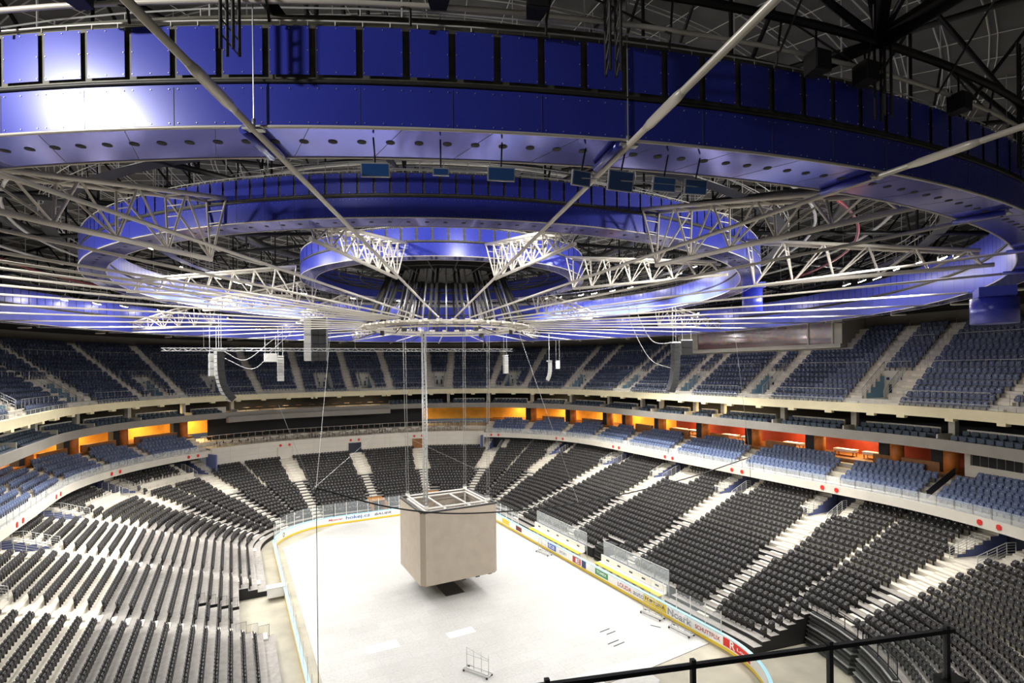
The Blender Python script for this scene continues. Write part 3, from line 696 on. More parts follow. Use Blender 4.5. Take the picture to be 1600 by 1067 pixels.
# ---- trolleys
def trolley(label, loc, rot):
    t = empty('panel_trolley', label, 'trolley', (loc[0], loc[1], 0.03), 'white panel trolleys'); t.rotation_euler = (0, 0, rot)
    mb = MB()
    for s in (-1, 1): mb.tube((-1.1, s*0.32, 0.2), (1.1, s*0.32, 0.2), 0.035); mb.tube((s*1.1, -0.32, 0.2), (s*1.1, 0.32, 0.2), 0.035)
    mb.box((0, 0, 0.19), (2.1, 0.2, 0.04)); mb.build('trolley_base', M['steel'], t)
    mb = MB()
    for x in (-1.0, -0.35, 0.35, 1.0): mb.tube((x, 0, 0.2), (x, 0, 1.7), 0.025)
    mb.tube((-1.0, 0, 1.2), (1.0, 0, 1.2), 0.02); mb.tube((-1.0, 0, 1.7), (1.0, 0, 1.3), 0.02); mb.build('trolley_frame', M['steel'], t)
    for x in (-1.05, 1.05):
        for s in (-1, 1):
            mb = MB(); mb.tube((x, s*0.32-0.03, 0.09), (x, s*0.32+0.03, 0.09), 0.085, 10); mb.tube((x, s*0.32, 0.1), (x, s*0.32, 0.2), 0.02); mb.build('castor_wheel', M['black'], t)
trolley('white panel trolley standing alone on the cover near the camera', (-3.65, -15.2), R_(-60))
trolley('white panel trolley in front of the yellow advert on the right boards', (14.0, -14.6), R_(-80))
trolley('white panel trolley in front of the blue advert on the right boards', (13.9, 4.2), R_(-80))
trolley('white panel trolley beside the grey lettering on the right boards', (14.1, -18.0), R_(-85))

# ---- hanging cube
X0, X1, Y0, Y1, Z0, Z1 = -3.85, 4.25, -2.85, 4.75, 2.0, 8.95
cu = empty('scoreboard_cube', 'large taupe scoreboard cube hanging low over the middle of the covered ice', 'scoreboard cube', ((X0+X1)/2, (Y0+Y1)/2, Z0)); O = np.array([(X0+X1)/2, (Y0+Y1)/2, Z0]); hx, hy, HH = (X1-X0)/2, (Y1-Y0)/2, Z1-Z0
ch = 0.42
for (cx, cy, sx, sy) in ((0, -hy+0.12, 2*hx-2*ch, 0.24), (0, hy-0.12, 2*hx-2*ch, 0.24), (-hx+0.12, 0, 0.24, 2*hy-2*ch), (hx-0.12, 0, 0.24, 2*hy-2*ch)):
    mb = MB(); mb.box((cx, cy, HH/2), (sx, sy, HH)); mb.build('led_panel', M['taupe'], cu)
for sx in (-1, 1):
    for sy in (-1, 1):
        a = np.array([sx*hx, sy*(hy-ch), 0]); b = np.array([sx*(hx-ch), sy*hy, 0]); i1 = np.array([sx*(hx-0.24), sy*(hy-ch), 0]); i2 = np.array([sx*(hx-ch), sy*(hy-0.24), 0]); u = np.array([0, 0, HH])
        mb = MB(); mb.hexa([a, b, i2, i1, a+u, b+u, i2+u, i1+u] if sx*sy > 0 else [b, a, i1, i2, b+u, a+u, i1+u, i2+u]); mb.build('corner_strip', M['edge'], cu)
mb = MB()
for sy in (-1, 1): mb.box((0, sy*(hy-0.14), HH+0.06), (2*hx-0.5, 0.3, 0.14))
for sx in (-1, 1): mb.box((sx*(hx-0.14), 0, HH+0.06), (0.3, 2*hy-0.5, 0.14))
mb.build('top_edge', M['darksteel'], cu)
mb = MB(); e = 0.75
for z in (HH-0.05, HH+0.25):
    for sy in (-1, 1): mb.box((0, sy*(hy-e), z), (2*hx-2*e, 0.14, 0.12))
    for sx in (-1, 1): mb.box((sx*(hx-e), 0, z), (0.14, 2*hy-2*e, 0.12))
for x in (-1.2, 1.4): mb.box((x, 0, HH-0.05), (0.12, 2*hy-2*e, 0.12))
for sx in (-1, 1):
    for sy in (-1, 1): mb.box((sx*(hx-e), sy*(hy-e), HH*0.55), (0.14, 0.14, HH*0.9)); mb.box((sx*(hx-e), sy*(hy-e), HH+0.4), (0.34, 0.34, 0.26))
mb.build('top_frame', M['whitesteel'], cu)
mb = MB()
for k in range(7):
    for sy in (-1, 1): mb.box((-hx+0.9+k*(2*hx-1.8)/6, sy*(hy-0.5), HH*0.45), (0.06, 0.06, HH*0.85))
    for sx in (-1, 1): mb.box((sx*(hx-0.5), -hy+0.9+k*(2*hy-1.8)/6, HH*0.45), (0.06, 0.06, HH*0.85))
for z in (1.5, 3.2, 4.9, 6.4):
    for sy in (-1, 1): mb.box((0, sy*(hy-0.5), z), (2*hx-1, 0.06, 0.06))
    for sx in (-1, 1): mb.box((sx*(hx-0.5), 0, z), (0.06, 2*hy-1, 0.06))
mb.build('inner_frame', M['steel'], cu)
mb = MB(); mb.box((0, 0, 0.18), (2*hx-1.2, 2*hy-1.2, 0.3)); mb.build('underside', M['under'], cu)
for x, y in ((-hx+0.5, -hy+2), (-hx+0.4, 0.4), (-hx+0.5, 2.4), (-2.5, -hy+0.6), (0.4, -hy+0.5), (1.9, -hy+0.5), (3.3, -hy+0.6)):
    mb = MB(); mb.box((x, y, -0.12), (0.42, 0.3, 0.26)); mb.tube((x, y, 0), (x, y, 0.1), 0.04); mb.build('spot_lamp', M['blackmetal'], cu)
HUBZ = 26.9
# lattice mast and hoist cables up to the hub
mt = empty('lattice_mast', 'tall pale lattice mast rising from the cube to the white roof hub', 'mast', (-1.65, 2.4, 8.6)); mb = MB(); rg = MB(); s = 0.19
H0, H1 = -5.0, HUBZ-8.6-0.3
for a in (-1, 1):
    for b in (-1, 1): mb.tube((a*s, b*s, H0), (a*s, b*s, H1), 0.035, 5)
k = H0
while k < H1-0.4:
    for a, b, c, d in ((-1, -1, 1, -1), (1, -1, 1, 1), (1, 1, -1, 1), (-1, 1, -1, -1)): rg.tube((a*s, b*s, k), (c*s, d*s, k+0.4), 0.02, 4, cap=False); rg.tube((a*s, b*s, k), (c*s, d*s, k), 0.02, 4, cap=False)
    k += 0.4
mb.build('mast_chord', M['steel'], mt); rg.build('mast_lacing', M['steel'], mt)
for (x, y, lab) in ((-3.1, 4.0, 'back left'), (3.5, 4.0, 'back right'), (3.5, -2.1, 'front right'), (-3.1, -2.1, 'front left')):
    mb = MB()
    for q in (-0.12, 0.12): mb.tube((x+q, y, Z1+0.5), (x*1.05+q, y*1.05, HUBZ), 0.028, 4)
    mb.box((x, y, Z1+0.62), (0.3, 0.2, 0.24)); tag(mb.build('hoist_cable', M['cable']), f'pair of grey hoist cables from the {lab} corner of the cube to the hub', 'cable', 'hoist cables of the cube')
# ---- protective net at the near goal
def catmull(pts, n):
    out = []; P = [np.array(p, float) for p in pts]; P = [2*P[0]-P[1]]+P+[2*P[-1]-P[-2]]
    for i in range(1, len(P)-2):
        for k in range(n):
            t = k/n; a, b, c, d = P[i-1:i+3]
            out.append(0.5*((2*b)+(c-a)*t+(2*a-5*b+4*c-d)*t*t+(3*b-a-3*c+d)*t**3))
    return out+[P[-2]]
top = catmull([(-15.6, -21.0, 16.3), (-11.5, -22.0, 14.9), (-7, -22.6, 14.15), (0, -23.2, 14.0), (8, -23.7, 14.6), (15.1, -24.2, 15.75)], 8)
nt_ = empty('safety_net', 'fine dark safety net hanging behind the near goal from a sagging black cable', 'net'); mb = MB()
for a, b in zip(top, top[1:]): mb.quad((a[0], a[1], 3.0), (b[0], b[1], 3.0), b, a)
mb.build('net_mesh', M['net'], nt_)
mb = MB(); mb.path(top, 0.045, 5); mb.build('net_cable', M['blackcable'], nt_)
mb = MB(); mb.tube(top[0], (top[0][0], top[0][1], 3.0), 0.02, 4); mb.tube(top[-1], (top[-1][0], top[-1][1], 3.0), 0.02, 4); mb.build('net_edge_rope', M['blackcable'], nt_)
for (p, q, lab) in (((-15.6, -21.0, 16.3), (-12, -4, HUBZ), 'left end'), ((15.1, -24.2, 15.75), (15.3, -22.5, 27.5), 'right end'), ((0, -23.2, 14.0), (-0.5, -15, 27.4), 'middle')):
    mb = MB(); mb.tube(p, q, 0.014, 4); tag(mb.build('net_hanger', M['cable']), f'thin hanging rope holding up the {lab} of the safety net cable', 'rope', 'net ropes')
# ---- glass railing by the camera
ra = empty('glass_railing', 'black topped glass railing on slim posts just in front of the camera', 'railing', (-16.0, -48.4, 19.2))
A = np.array([-18.9, -47.48, 20.25]); B = np.array([-13.9, -48.93, 20.25]); O = np.array([-16.0, -48.4, 19.2]); dr = (B-A)/np.linalg.norm(B-A)
mb = MB(); c = (A+B)/2-O; mb.box(c, (np.linalg.norm(B-A), 0.04, 0.035), ax=dr); mb.build('top_rail', M['blackmetal'], ra)
ps = [A+(B-A)*q for q in (0.05, 0.28, 0.51, 0.753, 0.985)]
for p in ps: mb = MB(); q = p-O; mb.box((q[0], q[1], 0.45), (0.038, 0.038, 1.3), ax=dr); mb.build('railing_post', M['darksteel'], ra)
for a, b in zip(ps, ps[1:]):
    mb = MB(); c = (a+b)/2-O; mb.box((c[0], c[1], 0.5), (np.linalg.norm(b-a)-0.08, 0.015, 1.1), ax=dr); mb.build('glass_pane', M['railglass'], ra)
mb = MB(); q = ps[-1]-O; mb.box((q[0]+0.03, q[1]-0.02, 0.58), (0.2, 0.16, 0.12), ax=dr); mb.build('clamp_box', M['blackmetal'], ra)
# crush barriers at the near right
def barrier(label, loc, rot, L=2.0):
    t = empty('crush_barrier', label, 'barrier', (loc[0], loc[1], 0), 'dark crush barriers'); t.rotation_euler = (0, 0, rot); mb = MB()
    mb.path([(-L/2, 0, 0.1), (-L/2, 0, 1.0), (-L/2+0.12, 0, 1.12), (L/2-0.12, 0, 1.12), (L/2, 0, 1.0), (L/2, 0, 0.1)], 0.025, 5); mb.tube((-L/2, 0, 0.2), (L/2, 0, 0.2), 0.02, 5); mb.build('barrier_frame', M['darksteel'], t)
    mb = MB()
    for k in range(1, 14): mb.tube((-L/2+k*L/14, 0, 0.2), (-L/2+k*L/14, 0, 1.1), 0.01, 4)
    mb.build('barrier_bar', M['darksteel'], t)
for k, (x, y, lab) in enumerate(((7.6, -33.0, 'dark crush barrier on the concrete floor, leftmost of the near row'), (9.5, -33.6, 'dark crush barrier on the concrete floor, second of the near row'), (11.4, -34.2, 'dark crush barrier on the concrete floor, rightmost of the near row'))): barrier(lab, (x, y), R_(-18))
# barred guards closing the gaps of the left stand
for (x, y, z, w, lab) in ((-19.7, 2.4, lz(3), 0.75, 'barred guard on the left stand steps, lowest of four'), (-20.55, 2.4, lz(4), 0.75, 'barred guard on the left stand steps, second from below'), (-21.4, 2.4, lz(5), 0.75, 'barred guard on the left stand steps, third from below'), (-22.25, 2.4, lz(6), 0.75, 'barred guard on the left stand steps, topmost of four'),
                          (-17.4, -2.5, lz(0), 0.75, 'barred guard at the near side of the left floor gap, lowest'), (-18.25, -2.5, lz(1), 0.75, 'barred guard at the near side of the left floor gap, middle'), (-19.1, -2.5, lz(2), 0.75, 'barred guard at the near side of the left floor gap, upper')):
    mb = MB(); mb.path([(x-w/2, y, z), (x-w/2, y, z+1.0), (x+w/2, y, z+1.0), (x+w/2, y, z)], 0.022, 5)
    for k in range(1, 7): mb.tube((x-w/2+k*w/7, y, z), (x-w/2+k*w/7, y, z+1.0), 0.01, 4)
    tag(mb.build('guard_gate', M['blackmetal']), lab, 'guard', 'barred guards of the left stand')

# white parapets with short posts in front of the back rows at the far left corner
for a0, a1, lab in ((49, 30.5, 'white curved parapet in front of the back seat rows at the far left corner'), (22.5, 9.5, 'white curved parapet nearer the camera on the left, beside a stair opening')):
    t = empty('parapet', lab, 'parapet', (0, 0, 0), 'white parapets of the far left corner'); g0, g1 = glf(a0), glf(a1)
    mb = MB(); band(mb, g0, g1, 19.5, 19.75, 5.9, 7.45, step=1.5); mb.build('parapet_wall', M['white'], t)
    mb = MB()
    for g in gsamples(g0, g1, 1.7, 19.5): q = P3(g, 19.6, 7.4); mb.tube(q, (q[0], q[1], 8.1), 0.035, 6); mb.box((q[0], q[1], 7.5), (0.12, 0.12, 0.1))
    mb.build('parapet_post', M['whitesteel'], t)
# ================================================================== ROOF
def pol(R, a, z=0.0): return np.array([R*math.cos(a), R*math.sin(a), z])
def circ(R, z, n=180, a0=0.0, a1=2*PI, closed=True): return [pol(R, a0+(a1-a0)*i/(n if closed else n-1), z) for i in range(n)]
def rband(mb, R0, z0, R1, z1, n=180, a0=0.0, a1=2*PI, mi=0):
    k = len(mb.v)
    full = abs(a1-a0-2*PI) < 1e-6; m = n if full else n+1
    for i in range(m):
        a = a0+(a1-a0)*i/n; mb.v.append(tuple(pol(R0, a, z0))); mb.v.append(tuple(pol(R1, a, z1)))
    for i in range(n):
        j = (i+1) % m; mb.f.append((k+2*i, k+2*j, k+2*j+1, k+2*i+1)); mb.m.append(mi); mb.sm.append(True)
A_CAM = math.atan2(CAM[1], CAM[0])
def ring_beam(name, label, Ri, Ro, zb, ol, og, ou, il, ig, iu, pw, pitch_n):
    """blue clad ring: lower bands, framed upper panels, glossy soffit. heights: outer lower/gap/upper, inner lower/gap/upper"""
    t = empty(name, label, 'ring beam', (0, 0, 0), 'blue ring beams of the roof')
    n = 240
    mb = MB(); rband(mb, Ro, zb+0.04, Ro, zb+ol, n); mb.build('lower_band', M['blue'], t)
    mb = MB(); rband(mb, Ri, zb+il, Ri, zb+0.04, n); mb.build('inner_lower_band', M['bluein'], t)
    mb = MB(); rband(mb, Ri, zb, Ro, zb, n); mb.build('soffit', M['soffit'], t)
    # core behind the panels
    mb = MB(); rband(mb, Ro-0.06, zb+0.05, Ro-0.06, zb+ol+og+ou+0.06, n); rband(mb, Ri+0.06, zb+il+ig+iu+0.06, Ri+0.06, zb+0.05, n); rband(mb, Ro-0.06, zb+ol+og+ou, Ri+0.06, zb+il+ig+iu, n)
    mb.build('core_frame', M['frame'], t)
    # edge lips and rails
    mb = MB(); mb.path(circ(Ro+0.02, zb+0.02, n), 0.035, 6, True); mb.path(circ(Ri-0.02, zb+0.0, n), 0.03, 6, True); mb.build('edge_lip', M['offsteel'], t)
    mb = MB(); mb.path(circ(Ro, zb+ol+og*0.3, n), 0.045, 5, True); mb.path(circ(Ri, zb+il+ig*0.5, n), 0.045, 5, True); mb.build('gap_rail', M['darksteel'], t)
    mb = MB(); zt = zb+ol+og+ou+0.14; mb.path(circ(Ro-0.05, zt, n), 0.02, 5, True)
    for i in range(n*2): 
        a = 2*PI*i/(n*2); mb.tube(pol(Ro-0.05, a, zt-0.1), pol(Ro-0.05, a, zt), 0.012, 4, cap=False)
    mb.build('top_rail', M['whitesteel'], t)
    # framed upper panels: single plates where they face the camera, one run elsewhere
    da = 2*PI/pitch_n; z0, z1 = zb+ol+og, zb+ol+og+ou; rest = MB(); near = []
    for i in range(pitch_n):
        a = i*da; dif = (a-A_CAM+PI) % (2*PI)-PI
        if abs(dif) < 1.0: near.append((abs(dif), a))
        else: rband(rest, Ro, z0, Ro, z1, 2, a+da*0.075, a+da*0.925)
    near.sort()
    for q, (_, a) in enumerate(near):
        if q < 80: mb = MB(); rband(mb, Ro, z0, Ro, z1, 2, a+da*0.075, a+da*0.925); mb.build('upper_panel', M['blue'], t)
        else: rband(rest, Ro, z0, Ro, z1, 2, a+da*0.075, a+da*0.925)
    rest.build('farther_upper_panels', M['blue'], t)['kind'] = 'stuff'
    mb = MB(); z0, z1 = zb+il+ig, zb+il+ig+iu
    for i in range(pitch_n): rband(mb, Ri, z1, Ri, z0, 2, i*da+da*0.04, i*da+da*0.96)
    mb.build('inner_upper_panels', M['bluein'], t)['kind'] = 'stuff'
    # studs
    mb = MB(); sr = 0.012*max(0.8, 1)
    for i in range(pitch_n):
        a = i*da; dif = (a-A_CAM+PI) % (2*PI)-PI
        if abs(dif) > 1.05: continue
        for f in (0.1, 0.5, 0.9): 
            for z in (zb+0.12, zb+ol-0.09): mb.box(pol(Ro+0.006, a+da*f, z), (0.018, 0.018, 0.012), ax=(-math.sin(a), math.cos(a), 0), az=(math.cos(a), math.sin(a), 0))
            for z in (zb+ol+og+0.05, zb+ol+og+ou-0.05, zb+ol+og+ou*0.5):
                if f == 0.5 and z == zb+ol+og+ou*0.5: continue
                mb.box(pol(Ro+0.006, a+da*f, z), (0.018, 0.018, 0.012), ax=(-math.sin(a), math.cos(a), 0), az=(math.cos(a), math.sin(a), 0))
        if i % 2 == 0: pass
    mb.build('studs', M['stud'], t)['kind'] = 'stuff'
    # joints of the lower band
    mb = MB()
    for i in range(0, pitch_n, 2):
        a = i*da; mb.box(pol(Ro+0.003, a, zb+ol/2), (0.008, ol-0.1, 0.004), ax=(-math.sin(a), math.cos(a), 0), az=(math.cos(a), math.sin(a), 0)); mb.box(pol(Ri-0.003, a, zb+il/2), (0.02, il-0.1, 0.004), ax=(-math.sin(a), math.cos(a), 0), az=(math.cos(a), math.sin(a), 0))
        p = pol(Ri, a, zb-0.002); q = pol(Ro, a+da*0.9, zb-0.002); d = (q-p)/np.linalg.norm(q-p); mb.box((p+q)/2, (np.linalg.norm(q-p), 0.012, 0.004), ax=d)
    mb.build('panel_joint', M['frame'], t)['kind'] = 'stuff'
    return t
r1 = ring_beam('ring_beam', 'largest blue ring beam of the roof, passing overhead across the top', 42.2, 43.7, 27.7, 0.92, 0.2, 1.02, 1.62, 0.25, 1.4, 0.93, 284)
r1.location = (0.709, -0.076, 0)
r2 = ring_beam('ring_beam', 'middle blue ring beam of the roof, hanging inside the largest ring', 27.8, 29.3, 29.88, 0.98, 0.2, 0.96, 1.05, 0.2, 1.15, 0.8, 236)
r3 = ring_beam('ring_beam', 'smallest blue ring beam of the roof, above the white hub', 12.6, 13.95, 31.34, 1.05, 0.2, 0.96, 0.9, 0.2, 1.05, 1.2, 72)
# downlight holes and blue pipe covers in the near soffit
for r, R, pitch, zz in ((r1, 43.05, 0.63, 27.697), (r2, 28.6, 0.9, 29.877)):
    base = None; m_ = 45
    for k in range(-m_, m_+1):
        a = A_CAM+k*pitch/R
        if base is None:
            mb = MB(); mb.lathe((0, 0, -0.008), [(0.1, 0), (0.1, 0.012)], 14); base = mb.build('downlight', M['under'], r); o = base
        else: o = base.copy(); COL.objects.link(o); o.parent = r
        o.location = pol(R, a, zz)
# dark blue service boxes at the gaps
# ---- tie rods
TAZ = [-64.5, -74.5, -85.8, -95.8, -105.5, -116.0, -126.0, -134.2, -140.5, -143.8, -147.0, -151.5, -157.5, -165.2]+[183.5-11.25*k for k in range(22)]
TN = len(TAZ)
def tz(R): return 27.25+(R-8)*(27.6-27.25)/(43.5-8)
tcount = {}
for az_ in sorted(TAZ, key=lambda q: abs((q-math.degrees(A_CAM)+180) % 360-180)):
    a = R_(az_); dif = (az_-math.degrees(A_CAM)+180) % 360-180
    side = 'left' if dif < 0 else 'right'; tcount[side] = tcount.get(side, 0)+1; idx = tcount[side]
    lab = f"off-white tie rod from the hub, {ordn(idx)} to the {side} of the camera's own direction"
    t = empty('tie_rod', lab, 'tie rod', pol(8, a, tz(8)), 'off-white tie rods radiating from the hub'); O = pol(8, a, tz(8))
    Rend = 62 if abs(dif) < 22 else 43.4
    mb = MB(); mb.tube(np.zeros(3), pol(Rend, a, tz(Rend))-O, 0.07, 10); mb.build('rod', M['offsteel'], t)
    mb = MB(); mb.lathe((0, 0, 0), [(0.072, -0.75), (0.1, -0.5), (0.1, 0.5), (0.072, 0.75)], 12); s = mb.build('sleeve', M['offsteel'], t)
    d = Vector(tuple(pol(1, a, (27.6-27.25)/35.5))); s.rotation_euler = d.to_track_quat('Z', 'Y').to_euler(); s.location = pol(45.2, a, tz(45.2))-O
    mb = MB(); q = pol(43.6, a, tz(43.6))-O; tg = np.array([-math.sin(a), math.cos(a), 0]); mb.box(q, (0.42, 0.16, 0.05), ax=tg); mb.tube(q, q+[0, 0, 0.22], 0.04, 6); mb.tube(q+[0, 0, 0.2], q+[0, 0, 4.6 if abs(dif) < 45 else 0.3], 0.012, 4); mb.build('clamp', M['steel'], t)
    if abs(dif) < 62:
        mb = MB(); mb.tube(pol(42.2, a-0.005, 27.6)-O, pol(43.6, a-0.005, 27.6)-O, 0.09, 10); mb.build('pipe_cover', M['blue'], t)
# ---- white radial trusses
def truss(label, az, Ri, Ro, zti, zto, zbi, zbo, hw, nb, group):
    a = R_(az); O = pol(Ri, a, zbi); t = empty('roof_truss', label, 'truss', O, group); tg = np.array([-math.sin(a), math.cos(a), 0])
    def T(f, s): R = Ri+(Ro-Ri)*f; return pol(R, a, zti+(zto-zti)*f)+tg*s*hw-O
    def B(f): R = Ri+0.35+(Ro+0.6-Ri-0.35)*f; return pol(R, a, zbi+(zbo-zbi)*f)-O
    for s in (-1, 1): mb = MB(); mb.tube(T(0, s), T(1, s), 0.105, 8); mb.build('top_chord', M['offsteel'], t)
    mb = MB(); mb.tube(B(0), B(1), 0.12, 8); mb.build('bottom_chord', M['offsteel'], t)
    for k in range(nb+1):
        f = k/nb*0.96; w = MB()
        for s in (-1, 1): w.tube(T(f, s), B(f), 0.06, 6, cap=False)
        w.tube(T(f, -1), T(f, 1), 0.05, 6, cap=False)
        for q in (0.2, 0.4, 0.6, 0.8): w.tube(T(f, -1)+(B(f)-T(f, -1))*q, T(f, 1)+(B(f)-T(f, 1))*q, 0.028, 5, cap=False)
        w.build('ladder_frame', M['offsteel'], t)
        if k < nb:
            f2 = (k+1)/nb*0.96
            for s in (-1, 1): dg = MB(); dg.tube(B(f), T(f2, s), 0.05, 6, cap=False); dg.build('diagonal', M['offsteel'], t)
            dg = MB(); dg.tube(T(f, -1), T(f2, 1), 0.03, 5, cap=False); dg.build('top_brace', M['offsteel'], t)
    return t
for az, lab in ((-133.5, 'white tapered truss between outer and middle rings, nearest on the left'), (-88.5, 'white tapered truss between outer and middle rings, nearest on the right'), (-66, 'white tapered truss between outer and middle rings, far right beside the floodlights'),
                (1.5, 'white truss between outer and middle rings, right side behind the middle ring'), (46.5, 'white truss between outer and middle rings, far right beyond the hub'), (91.5, 'white truss between outer and middle rings, far side left of the hub'), (137, 'white truss between outer and middle rings, far left above the upper tier')):
    truss(lab, az, 29.3, 41.2, 31.2, 28.75, 28.15, 28.0, 0.6, 5, 'white trusses of the outer bay')
for az, lab in ((-125.5, 'white truss between middle and inner rings, just left of the hub'), (-96, 'white truss between middle and inner rings, just right of the hub'), (-62, 'white truss between middle and inner rings, right of the inner ring'), (174.5, 'white truss between middle and inner rings, left of the inner ring'),
                (144.5, 'white truss between middle and inner rings, far left behind the speakers'), (114.5, 'white truss between middle and inner rings, left behind the hub struts'), (84.5, 'white truss between middle and inner rings, straight behind the hub'), (54.5, 'white truss between middle and inner rings, right behind the hub struts'), (20, 'white truss between middle and inner rings, far right of the hub')):
    truss(lab, az, 14.3, 26.8, 32.3, 30.35, 29.6, 29.45, 0.62, 7, 'white trusses of the inner bay')
# ---- hub
hb = empty('roof_hub', 'white tension ring hub above the cube with a cone of dark struts', 'hub', (0, 0, HUBZ))
mb = MB(); mb.path(circ(7.0, 0, 64), 0.16, 8, True); mb.path(circ(7.0, -0.32, 64), 0.1, 6, True); mb.build('ring_tube', M['offsteel'], hb)
mb = MB(); mb.path(circ(8.4, 0.05, 64), 0.1, 6, True); mb.build('outer_ring_tube', M['offsteel'], hb)
base = None
for az_ in TAZ:
    a = R_(az_); mb = MB(); tg = np.array([-math.sin(a), math.cos(a), 0]); ra_ = pol(1, a, 0)
    mb.box(pol(7.75, a, 0.03), (1.7, 0.26, 0.2), ax=ra_); mb.box(pol(7.1, a, 0.1), (0.3, 0.5, 0.5), ax=ra_); mb.tube(pol(7, a+0.05, 0), pol(8.4, a-0.05, 0), 0.06, 5); mb.build('node_bracket', M['offsteel'], hb)
for k in range(20):
    a = A_CAM+2*PI*(k+0.5)/20; mb = MB()
    for s in (-0.035, 0.035): mb.tube(pol(8.2, a+s*0.8, 0.1), pol(5.6, a+s, 5.6), 0.13, 8)
    mb.build('strut', M['darksteel'], hb)
for k in range(20):
    a = A_CAM+2*PI*(k)/20; mb = MB(); mb.tube(pol(7.0, a, 0.1), pol(5.4, a, 5.4), 0.075, 6); mb.build('thin_strut', M['steel'], hb)
for k in range(6):
    a = A_CAM+2*PI*(k+0.4)/6; mb = MB(); mb.box(pol(6.6, a, -0.45), (0.35, 0.35, 0.5), ax=pol(1, a, 0)); mb.tube(pol(7.0, a, -0.3), pol(8.8, a+0.1, -1.0), 0.05, 5); mb.build('hoist_box', M['darksteel'], hb)
mb = MB(); rband(mb, 6.2, 5.0, 6.2, 6.2, 48); rband(mb, 0.3, 5.6, 6.2, 5.6, 48)
for k in range(24): a = 2*PI*k/24; mb.tube(pol(6.3, a, 4.6), pol(11.5, a, 5.2), 0.06, 5); mb.tube(pol(5.0, a, 4.5), pol(6.4, a+0.1, 4.9), 0.05, 5)
mb.path(circ(8.5, 4.9, 48), 0.07, 6, True); mb.path(circ(10.5, 5.1, 48), 0.06, 6, True); mb.build('hub_platform', M['darksteel'], hb)
# ---- dark roof deck, girders and purlins
def rz(R): return 41.5-7.6*(R/70)**2
mb = MB(); Rs = [0.5, 8, 16, 24, 32, 40, 48, 56, 64, 74]
for a, b in zip(Rs, Rs[1:]): rband(mb, a, rz(a), b, rz(b), 96)
struct(mb.build('ceiling', M['roofdeck']))
mb = MB()
for R in np.arange(15, 72, 1.9): mb.path(circ(R, rz(R)-0.15, 96), 0.035, 4, True); mb.path(circ(R+0.3, rz(R+0.3)-0.15, 96), 0.025, 4, True)
for k in range(96): a = 2*PI*k/96; mb.path([pol(R, a, rz(R)-0.1) for R in (14, 28, 42, 56, 72)], 0.025, 4)
struct(mb.build('trim_roof_purlins', M['purlin']))
for k in range(18):
    a = R_(-96.3+20*k); dif = (math.degrees(a-A_CAM)+180) % 360-180
    t = empty('roof_girder', f"dark steel roof girder under the deck, {ordn(int(abs(dif)/20)+1)} to the {'left' if dif < 0 else 'right'} seen from the camera", 'girder', pol(44, a, 30.9), 'dark radial roof girders'); O = pol(44, a, 30.9)
    mb = MB(); mb.tube(pol(13, a, 35)-O, pol(44, a, 30.9)-O, 0.16, 8); mb.tube(pol(44, a, 30.9)-O, pol(72, a, 32.6)-O, 0.24, 8); mb.build('lower_chord', M['blackmetal'], t)
    mb = MB(); mb.path([pol(R, a, rz(R)-0.5)-O for R in (13, 28, 44, 58, 72)], 0.16, 8); mb.build('upper_chord', M['blackmetal'], t)
    mb = MB(); Rl = list(range(14, 74, 5))
    for i, R in enumerate(Rl[:-1]):
        def lo(R): return 35-(R-13)*4.1/31 if R < 44 else 30.9+(R-44)*1.5/28
        R2 = Rl[i+1]; mb.tube(pol(R, a, lo(R))-O, pol(R2, a, rz(R2)-0.5)-O, 0.075, 6, cap=False); mb.tube(pol(R2, a, lo(R2))-O, pol(R2, a, rz(R2)-0.5)-O, 0.075, 6, cap=False)
    for s in (-1, 1): mb.tube(pol(44, a, 30.9)-O, pol(52, a+s*0.16, rz(52)-0.4)-O, 0.13, 8); mb.tube(pol(44, a, 30.9)-O, pol(40, a+s*0.14, rz(40)-0.4)-O, 0.1, 6)
    mb.build('web', M['blackmetal'], t)
    mb = MB(); 
    for s in (-0.12, 0.12):
        tg = np.array([-math.sin(a), math.cos(a), 0])*s; mb.tube(pol(43.95, a, 28.9)+tg-O, pol(43.95, a, 30.9)+tg-O, 0.035, 5); mb.tube(pol(44.2, a, 28.9)+tg-O, pol(44.2, a, 30.9)+tg-O, 0.035, 5)
    for q in range(6): mb.tube(pol(43.95, a, 28.9+q*0.3)+tg-O, pol(44.2, a, 29.2+q*0.3)-tg-O, 0.018, 4)
    mb.build('lattice_post', M['darksteel'], t)
for az, lab in ((-106.2, 'pair of dark lattice posts over the blue ring at the middle of the picture top'), (-126.5, 'pair of dark lattice posts over the blue ring at the far left'), (-86, 'pair of dark lattice posts over the blue ring at the far right')):
    a = R_(az); O = pol(43.95, a, 28.9); t = empty('lattice_post', lab, 'post', O, 'dark lattice posts over the ring'); tg = np.array([-math.sin(a), math.cos(a), 0]); mb = MB(); w = MB()
    for s in (-0.12, 0.12):
        for R in (43.95, 44.2): mb.tube(pol(R, a, 28.9)+tg*s-O, pol(R, a, 33)+tg*s-O, 0.035, 5)
        for q in range(12): w.tube(pol(43.95, a, 28.9+q*0.33)+tg*s-O, pol(44.2, a, 29.23+q*0.33)+tg*s-O, 0.018, 4)
    mb.build('post_tube', M['darksteel'], t); w.build('post_lacing', M['darksteel'], t)
rt = empty('ring_truss', 'dark circular truss with pale lower tube running above the largest blue ring', 'truss', (0.6, 0, 30.8))
mb = MB(); mb.path(circ(44.1, 0.05, 180), 0.1, 8, True); mb.build('dark_chord', M['blackmetal'], rt)
mb = MB(); mb.path(circ(44.0, -0.64, 180), 0.055, 8, True); mb.build('pale_chord', M['offsteel'], rt)
mb = MB()
